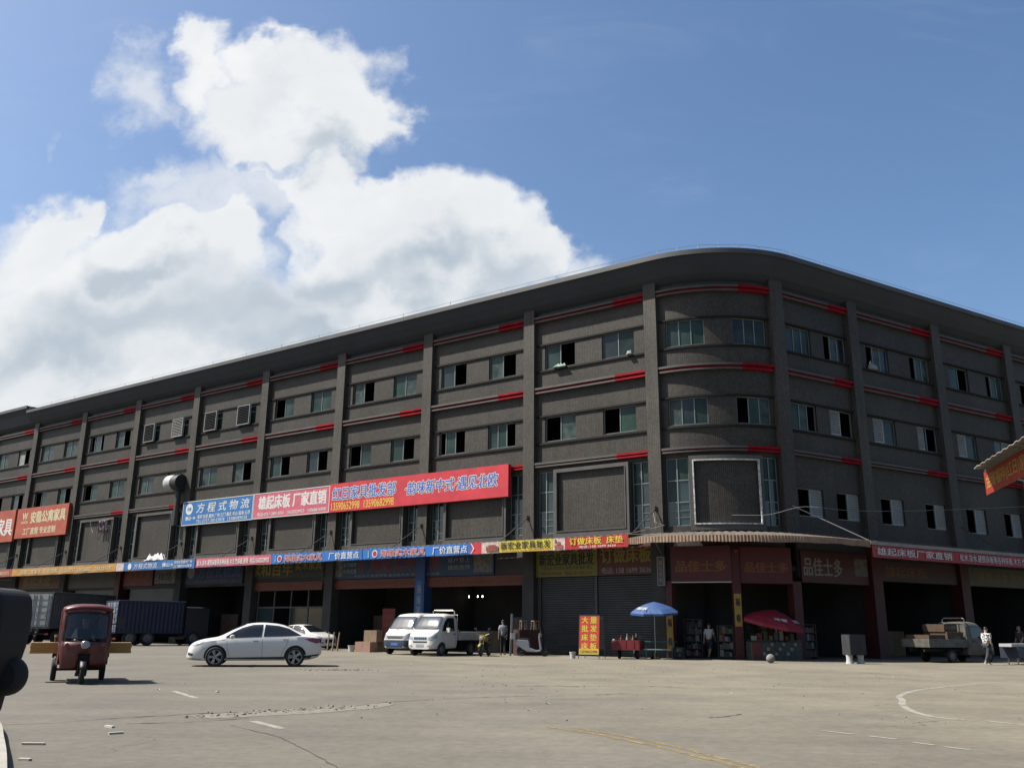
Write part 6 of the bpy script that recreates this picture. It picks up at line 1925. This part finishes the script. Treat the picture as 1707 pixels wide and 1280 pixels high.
# grey covered stall on two white feet, concrete ball
cs = empty('covered_stall', (15.2, 40.75, 0), R_(15), 'dark grey covered stall box standing on two white feet at the shade edge', 'stall')
m = MB(); m.rbox((0, 0, .80), (.85, .6, .86), .06, 0, 3); m.build('cover', mat('stall_cover_grey', (.03, .032, .038), .8, var=.25), cs)
for x in (-.28, .28): m = MB(); m.lathe([(.17, 0), (.13, .2), (.15, .37), (0, .37)], (x, 0, 0), 'z', 14); m.build('foot', PLASTW, cs, True)
m = MB(); m.lathe([(.02 if k in (0, 12) else .19 * math.sin(math.pi * k / 12), .19 - .19 * math.cos(math.pi * k / 12)) for k in range(13)], (0, 0, 0), 'z', 22); tag(m.build('stone_ball', mat('pale_stone', (.22, .21, .20), .9, var=.2), None, True, (11.4, 40.45, 0)), 'pale stone ball bollard at the edge of the building shade', 'bollard')

# old grey pickup with cartons in front of the right-hand wing
OLD = mat('faded_pickup_paint', (.125, .118, .10), .55, var=.35, vscale=3)
pk = minivan('old_pickup', (21.5, 44.5), 64, 'faded grey old pickup loaded with brown cartons in the shade at right', True, OLD, 'pickup truck', OLD); pk.scale = (1, 1, 1)
aa = heading(64); f2 = Vector((math.cos(aa), math.sin(aa))); l2 = Vector((-math.sin(aa), math.cos(aa)))
BC = mat('dull_brown_carton', (.085, .05, .03), .85, var=.2)
for i, (x, y, z, w, d, h, lab) in enumerate(((-.75, 0, .765, 1.1, 1.3, .62, 'large brown carton on the old pickup bed against its cab'), (-2.0, 0, .765, 1.1, 1.3, .48, 'flat brown carton at the tail of the old pickup bed'), (-.9, .05, 1.39, .9, 1.2, .35, 'brown carton stacked on top of the large one on the old pickup'))):
    p = Vector((21.5, 44.5)) + f2 * x + l2 * y; m = MB(); m.box((0, 0, h / 2), (w, d, h)); bx = m.build('carton', BC, None, loc=(p.x, p.y, z), rz=aa); tag(bx, lab, 'box')
    letters(bx, '小心轻放', 0, h * .55, .7, .16, I_PALE, -d / 2 - .004, .0)
# the long white board and the cart under it
hc = empty('handcart', (24.0, 42.55, 0), R_(38), 'dark blue handcart with a long white board at the right picture edge', 'handcart')
m = MB(); m.rbox((.3, 0, .84), (5.6, .55, .13), .02); m.build('white_board', mat('white_board', (.50, .51, .52), .5), hc)
m = MB(); m.box((.1, 0, .52), (4.6, .8, .46)); m.build('cart_body', mat('cart_navy', (.015, .02, .045), .6), hc)
for x in (-1.9, 2.2): m = MB(); m.box((x, 0, .62), (.10, .42, .36)); m.tube([(x, -.2, 0), (x, -.2, .6)], .03); m.tube([(x, .2, 0), (x, .2, .6)], .03); m.build('leg', PLASTW, hc)
for y in (-.42, .42): wheel(hc, .4, y, .26, .08, M_RIMS)

# ------------------------------------------------------------------ things fixed to the facade
ex = path(-41.6, .02); exr = empty('exhaust_duct', (ex.x, ex.y, 0), math.atan2(TL.y, TL.x), 'silver exhaust cowl with a dark duct under the third storey windows', 'exhaust duct'); exr.scale = (.72, .72, 1)
m = MB(); n = 8
m.tube([(.45, -.40, 8.8), (.45, -.40, 11.2), (.30, -.42, 11.7)], .30, 14); m.build('duct', mat('duct_dark', (.045, .045, .044), .6), exr, True)
m = MB(); m.lathe([(.86, .62), (.86, -.35), (.80, -.40), (0, -.40)], (.35, -.45, 0), 'x', 24); o_=m.build('fan_housing', mat('fan_housing_dark', (.022, .024, .027), .6), exr, True, (0, 0, 12.15)); o_.scale = (1, 1, .72)
m = MB(); pr = []
for k in range(9):
    t0 = R_(90 + 11 * k * .9); pr.append((-.05 - .05, .86, t0))
m.lathe([(.88, -.06), (.92, -.6), (.92, -1.1), (.84, -1.28), (.80, -1.28), (.88, -1.1), (.88, -.6), (.84, -.06)], (.0, -.45, 0), 'x', 24, 0, True)
o_ = m.build('cowl', mat('cowl_galvanised', (.50, .51, .51), .5, metal=.2), exr, True, (0, 0, 12.15)); o_.scale = (1, 1, .72)
LAUN = mat('laundry_mauve', (.24, .17, .21), .85, var=.3, vscale=9)
la = path(-53.6, .12); lb = path(-50.3, .12)
m = MB(); m.tube([(la.x, la.y, 9.85), *[(la.lerp(lb, t).x, la.lerp(lb, t).y, 9.85 - 1.0 * (math.sin(math.pi * min(t / .42, 1)) if t < .42 else .0) - .0) for t in (.1, .2, .3, .4)], (la.lerp(lb, .45).x, la.lerp(lb, .45).y, 9.8), (lb.x, lb.y, 9.95)], .015, 5)
tag(m.build('washing_line', M_WIRE), 'sagging pale washing line across the tile panel at left', 'washing line')
rg = random.Random(4)
for k in range(4):
    t = .48 + .11 * k; c = la.lerp(lb, t); w = .34; h = rg.uniform(.9, 1.25)
    m = MB(); N_ = 7
    for j in range(6):
        z = -h * j / 5; ww = w * (.5 + .35 * j / 5 + .15 * math.sin(j * 2.2 + k))
        for i in range(N_): u = -1 + 2 * i / (N_ - 1); m.v.append(Vector((u * ww / 2 + .04 * math.sin(j + k), .05 * math.sin(i * 2.0 + j * .8 + k), z - (.12 * abs(u) if j == 5 else 0) * (i % 2))))
    for j in range(5):
        for i in range(N_ - 1): b = j * N_ + i; m.face([b, b + 1, b + N_ + 1, b + N_])
    o = m.build('garment', LAUN, None, True, (c.x + NL.x * .05, c.y + NL.y * .05, 9.82), math.atan2(TL.y, TL.x), False); sd = o.modifiers.new('t', 'SOLIDIFY'); sd.thickness = .015
    tag(o, 'mauve garment hanging from the washing line at left', 'garment', 'washing on the line')


def cloth(name, s, off, z, w, d, h, mm, label, seed, cat='cloth'):
    q = path(s, off); t_, _ = fr(s); rg = random.Random(seed); m = MB(); NX, NY = 12, 6
    hs = [[rg.uniform(.1, 1) for _ in range(NX + 1)] for _ in range(NY + 1)]
    for j in range(NY + 1):
        for i in range(NX + 1):
            e = min(i, NX - i, 2) / 2 * min(j, NY - j, 2) / 2; m.v.append(Vector((-w / 2 + w * i / NX + rg.uniform(-.02, .02) * w, -d / 2 + d * j / NY, h * e * hs[j][i])))
    for j in range(NY):
        for i in range(NX): b = j * (NX + 1) + i; m.face([b, b + 1, b + NX + 2, b + NX + 1])
    o = m.build(name, mm, None, True, (q.x, q.y, z), math.atan2(t_.y, t_.x), False); sd = o.modifiers.new('t', 'SOLIDIFY'); sd.thickness = .02; tag(o, label, cat); return o


cloth('cloth', -40.3, 2.25, 5.98, 2.4, .5, .62, I_WHITE, 'crumpled white cloth lying on the awning above the small blue banner', 1)
cloth('cloth', -6.3, -.16, 16.12, .9, .22, .22, mat('pale_green_cloth', (.25, .36, .32), .8), 'pale green cloth bundled on the sill of the half-open top window', 2)
cloth('cloth', -1.75, -.16, 16.12, .35, .2, .24, SH_GREY, 'small pale bundle on the top-storey sill next to the corner pilaster', 3)
cloth('cloth', 14.7, -.16, 16.12, .8, .22, .55, SH_GREY, 'grey cloth hanging in the top window of the shaded right wing', 6)
cw = empty('overhead_cable', (*path(8, 1.0), 0), 0, 'thin pale overhead cable strung along the shaded right wing', 'cable'); m = MB(); off_ = Vector((-cw.location.x, -cw.location.y, 0)); pts = []
ctl = [(3.4, 6.85), (5.0, 6.9), (6.9, 7.4), (10, 7.45), (14, 7.7), (20, 8.25), (26, 8.85), (33, 9.6)]
for (s, z) in curve_pts(ctl, 6): q = path(s, .9); pts.append((q.x, q.y, z))
m.tube(pts, .010, 4); o = m.build('cable', M_WIRE, cw); o.location = off_
m = MB(); q0 = path(-.5, .05); q1 = path(-.9, AO); m.tube([(q0.x, q0.y, 7.2), (path(-.3, .35).x, path(-.3, .35).y, 6.7), (path(.2, .3).x, path(.2, .3).y, 6.5), (q1.x, q1.y, 5.9)], .012, 4); o = m.build('cable', M_WIRE, cw); o.location = off_
lt = path(3.55, .35); m = MB(); m.lathe([(.05, -.16), (.13, -.08), (.15, 0), (.13, .08), (.05, .16)], (0, 0, 0), 'z', 14); m.tube([(0, 0, .16), (0, 0, .6)], .006, 4); m.tube([(0, 0, -.16), (0, 0, -.4)], .02, 5); tag(m.build('lantern', S_STORE, None, True, (lt.x, lt.y, 5.2)), 'little red lantern hanging between the two grocery signs', 'lantern')

# ------------------------------------------------------------------ nearer shed at the right edge: its awning and banner
sd_ = empty('market_shed', (16, 16, 0), 0, 'nearer shed roof jutting in at right with an orange banner', 'shed')


def sp(mb, nm, m_): o = mb.build(nm, m_, sd_, recalc=True); o.location = (-16, -16, 0); return o


m = MB(); m.box((19.2, 13.5, 3.4), (6.0, 21.0, 6.8)); sp(m, 'wall', mat('shed_wall', (.20, .19, .17), .8, var=.2))
A0_, A1_ = Vector((12.53, 23.14)), Vector((11.0, 16.58)); B0_, B1_ = Vector((11.78, 22.3)), Vector((10.35, 15.9)); dirv = (A1_ - A0_)
m = MB(); NN = 96
for i in range(NN + 1):
    t = i / NN; a_ = A0_ + dirv * t * 1.6; b_ = B0_.lerp(B1_, t * 1.6); w = .012 * (1 if (i // 2) % 2 else -1); c_ = a_ + Vector((4.0, -.95)) * 1.0
    for (p, z) in ((b_, 5.40), (a_, 5.56), (c_, 6.35), (c_, 6.33), (a_, 5.54), (b_, 5.38)): m.v.append(Vector((p.x, p.y, z + w)))
for i in range(NN):
    for j in range(6): q = (j + 1) % 6; m.face([i * 6 + j, i * 6 + q, i * 6 + 6 + q, i * 6 + 6 + j])
sp(m, 'awning_sheet', mat('shed_sheet', (.30, .28, .26), .6, var=.25, vscale=2))
m = MB(); m.tube([(A0_.x, A0_.y, 5.47), ((A0_ + dirv * 1.6).x, (A0_ + dirv * 1.6).y, 5.47)], .04, 6)
for t in (0.02, .5, 1.0): p = A0_ + dirv * t; m.tube([(p.x, p.y, 5.45), (16.25, p.y - .9, 4.2)], .035, 6)
sp(m, 'awning_bracket', M_STEEL)
Rv = dirv.normalized(); Nv = Vector((Rv.y, -Rv.x)); L_ = dirv.length * 1.5; md = A0_ + Rv * L_ / 2 + Nv * .05
m = MB(); m.box((0, 0, 0), (L_, .02, .60)); bn_ = m.build('banner', mat('banner_rust_orange', (.34, .035, .015), .6, var=.12)); bn_.matrix_world = frame_mx(Vector((md.x, md.y, 5.13)), Rv, Nv); tag(bn_, 'orange-red banner with yellow letters on the shed awning at the right edge', 'banner')
letters(bn_, '金瑞福祥(红日)家具批发', -L_ / 2 + 2.35, 0, 4.4, .42, mat('banner_gold', (.46, .30, .06), .6), -.014, .015)

# ------------------------------------------------------------------ dark truck at the left edge: only its door mirror is in view
dt = empty('parked_truck', (-2.35, 1.6, 0), 0, 'dark truck just out of frame, its black door mirrors poking in at left', 'truck')


def dpt(mb, nm, m_, sm=False): o = mb.build(nm, m_, dt, sm); o.location = (2.35, -1.6, 0); return o


CABD = mat('dark_cab_paint', (.02, .021, .024), .4)
m = MB(); m.rbox((-3.3, 1.2, 1.55), (1.9, 2.2, 2.0), .15, 0, 3); dpt(m, 'cab', CABD)
m = MB(); m.box((-3.3, -1.6, .9), (1.9, 3.6, .5)); dpt(m, 'cargo_bed', CABD)
for y in (1.9, -1.8):
    for x in (-2.36, -4.2): w_ = wheel(dt, x + 2.35, y - 1.6, .42, .24, M_RIMS)
# mirror heads: outline in the x-z plane at y=2.5, real thickness
D_ = 2.5


def at(px, py, y=D_):
    u = (px - 853.5) / FOC; v = (640 - py) / FOC; c_, s_ = math.cos(ROLL), math.sin(ROLL); u, v = u * c_ - v * s_, u * s_ + v * c_
    d = _X * u + _U * v + _F; d = d * (y / d.y); return d.x, d.z + CAMZ


outl = [at(*q) for q in ((-60, 992), (2, 984), (12, 979), (22, 978), (30, 982), (46, 985), (54, 991), (57, 1002), (56, 1030), (52, 1055), (46, 1078), (39, 1098), (24, 1130), (12, 1158), (5, 1182), (-3, 1194), (-60, 1200))]
m = MB(); m.prism(outl, 'y', D_ - .16, D_); o = dpt(m, 'mirror_housing', M_DARK); bv_ = o.modifiers.new('b', 'BEVEL'); bv_.width = .012; bv_.segments = 3
cx, cz = at(16, 1126, D_ - .03); m = MB(); m.lathe([(0, -.03), (.035, -.028), (.046, -.018), (.050, -.002), (.049, .012), (.040, .024), (0, .03)], (cx, D_ - .04, cz), 'y', 28); dpt(m, 'round_mirror', M_DARK, True)
ax, az_ = at(-40, 1090); m = MB(); m.tube([(ax, D_ + .02, az_), (-2.2, 2.2, 1.25), (-2.36, 2.1, 1.2)], .02, 8); dpt(m, 'mirror_arm', M_DARK, True)
x0, z0 = at(14, 982); x1, z1 = at(28, 984); m = MB(); m.rbox(((x0 + x1) / 2, D_ - .08, z0 - .002), (.02, .165, .014), .004); dpt(m, 'mirror_band', mat('band_grey', (.06, .06, .06), .5))

# ------------------------------------------------------------------ litter
for (x, y, L_, r_, lab) in ((-5.5, 11.02, .26, .03, 'longer pale wooden offcut lying near the left kerb'), (-5.44, 12.9, .20, -.65, 'short pale offcut, the farther of two by the crack'), (-5.03, 12.15, .18, .7, 'short pale offcut, the nearer of two by the crack'), (-4.95, 9.78, .14, -.2, 'thin white strip on the ground next to the kerb')):
    m = MB(); m.rbox((0, 0, .0125), (L_, .045, .025), .006); o = m.build('wood_offcut', mat('offcut', (.52, .49, .40), .8) if 'offcut' not in MATS else MATS['offcut'], None, loc=(x, y, 0), rz=r_); tag(o, lab, 'wood offcut', 'wooden offcuts on the road')
lit = MB(); rg = random.Random(8)
for i in range(24):
    x, y = rg.uniform(-8, 14), rg.uniform(13, 40); k = len(lit.v); s_ = rg.uniform(.02, .06); an = rg.uniform(0, 3)
    for q in range(4): lit.v.append(Vector((x + s_ * math.cos(an + q * 1.57), y + s_ * .7 * math.sin(an + q * 1.57), .006 + .02 * (q % 2))))
    lit.face([k, k + 1, k + 2, k + 3])
tag(lit.build('litter', mat('litter_paper', (.55, .54, .50), .8), recalc=False), kind='stuff')
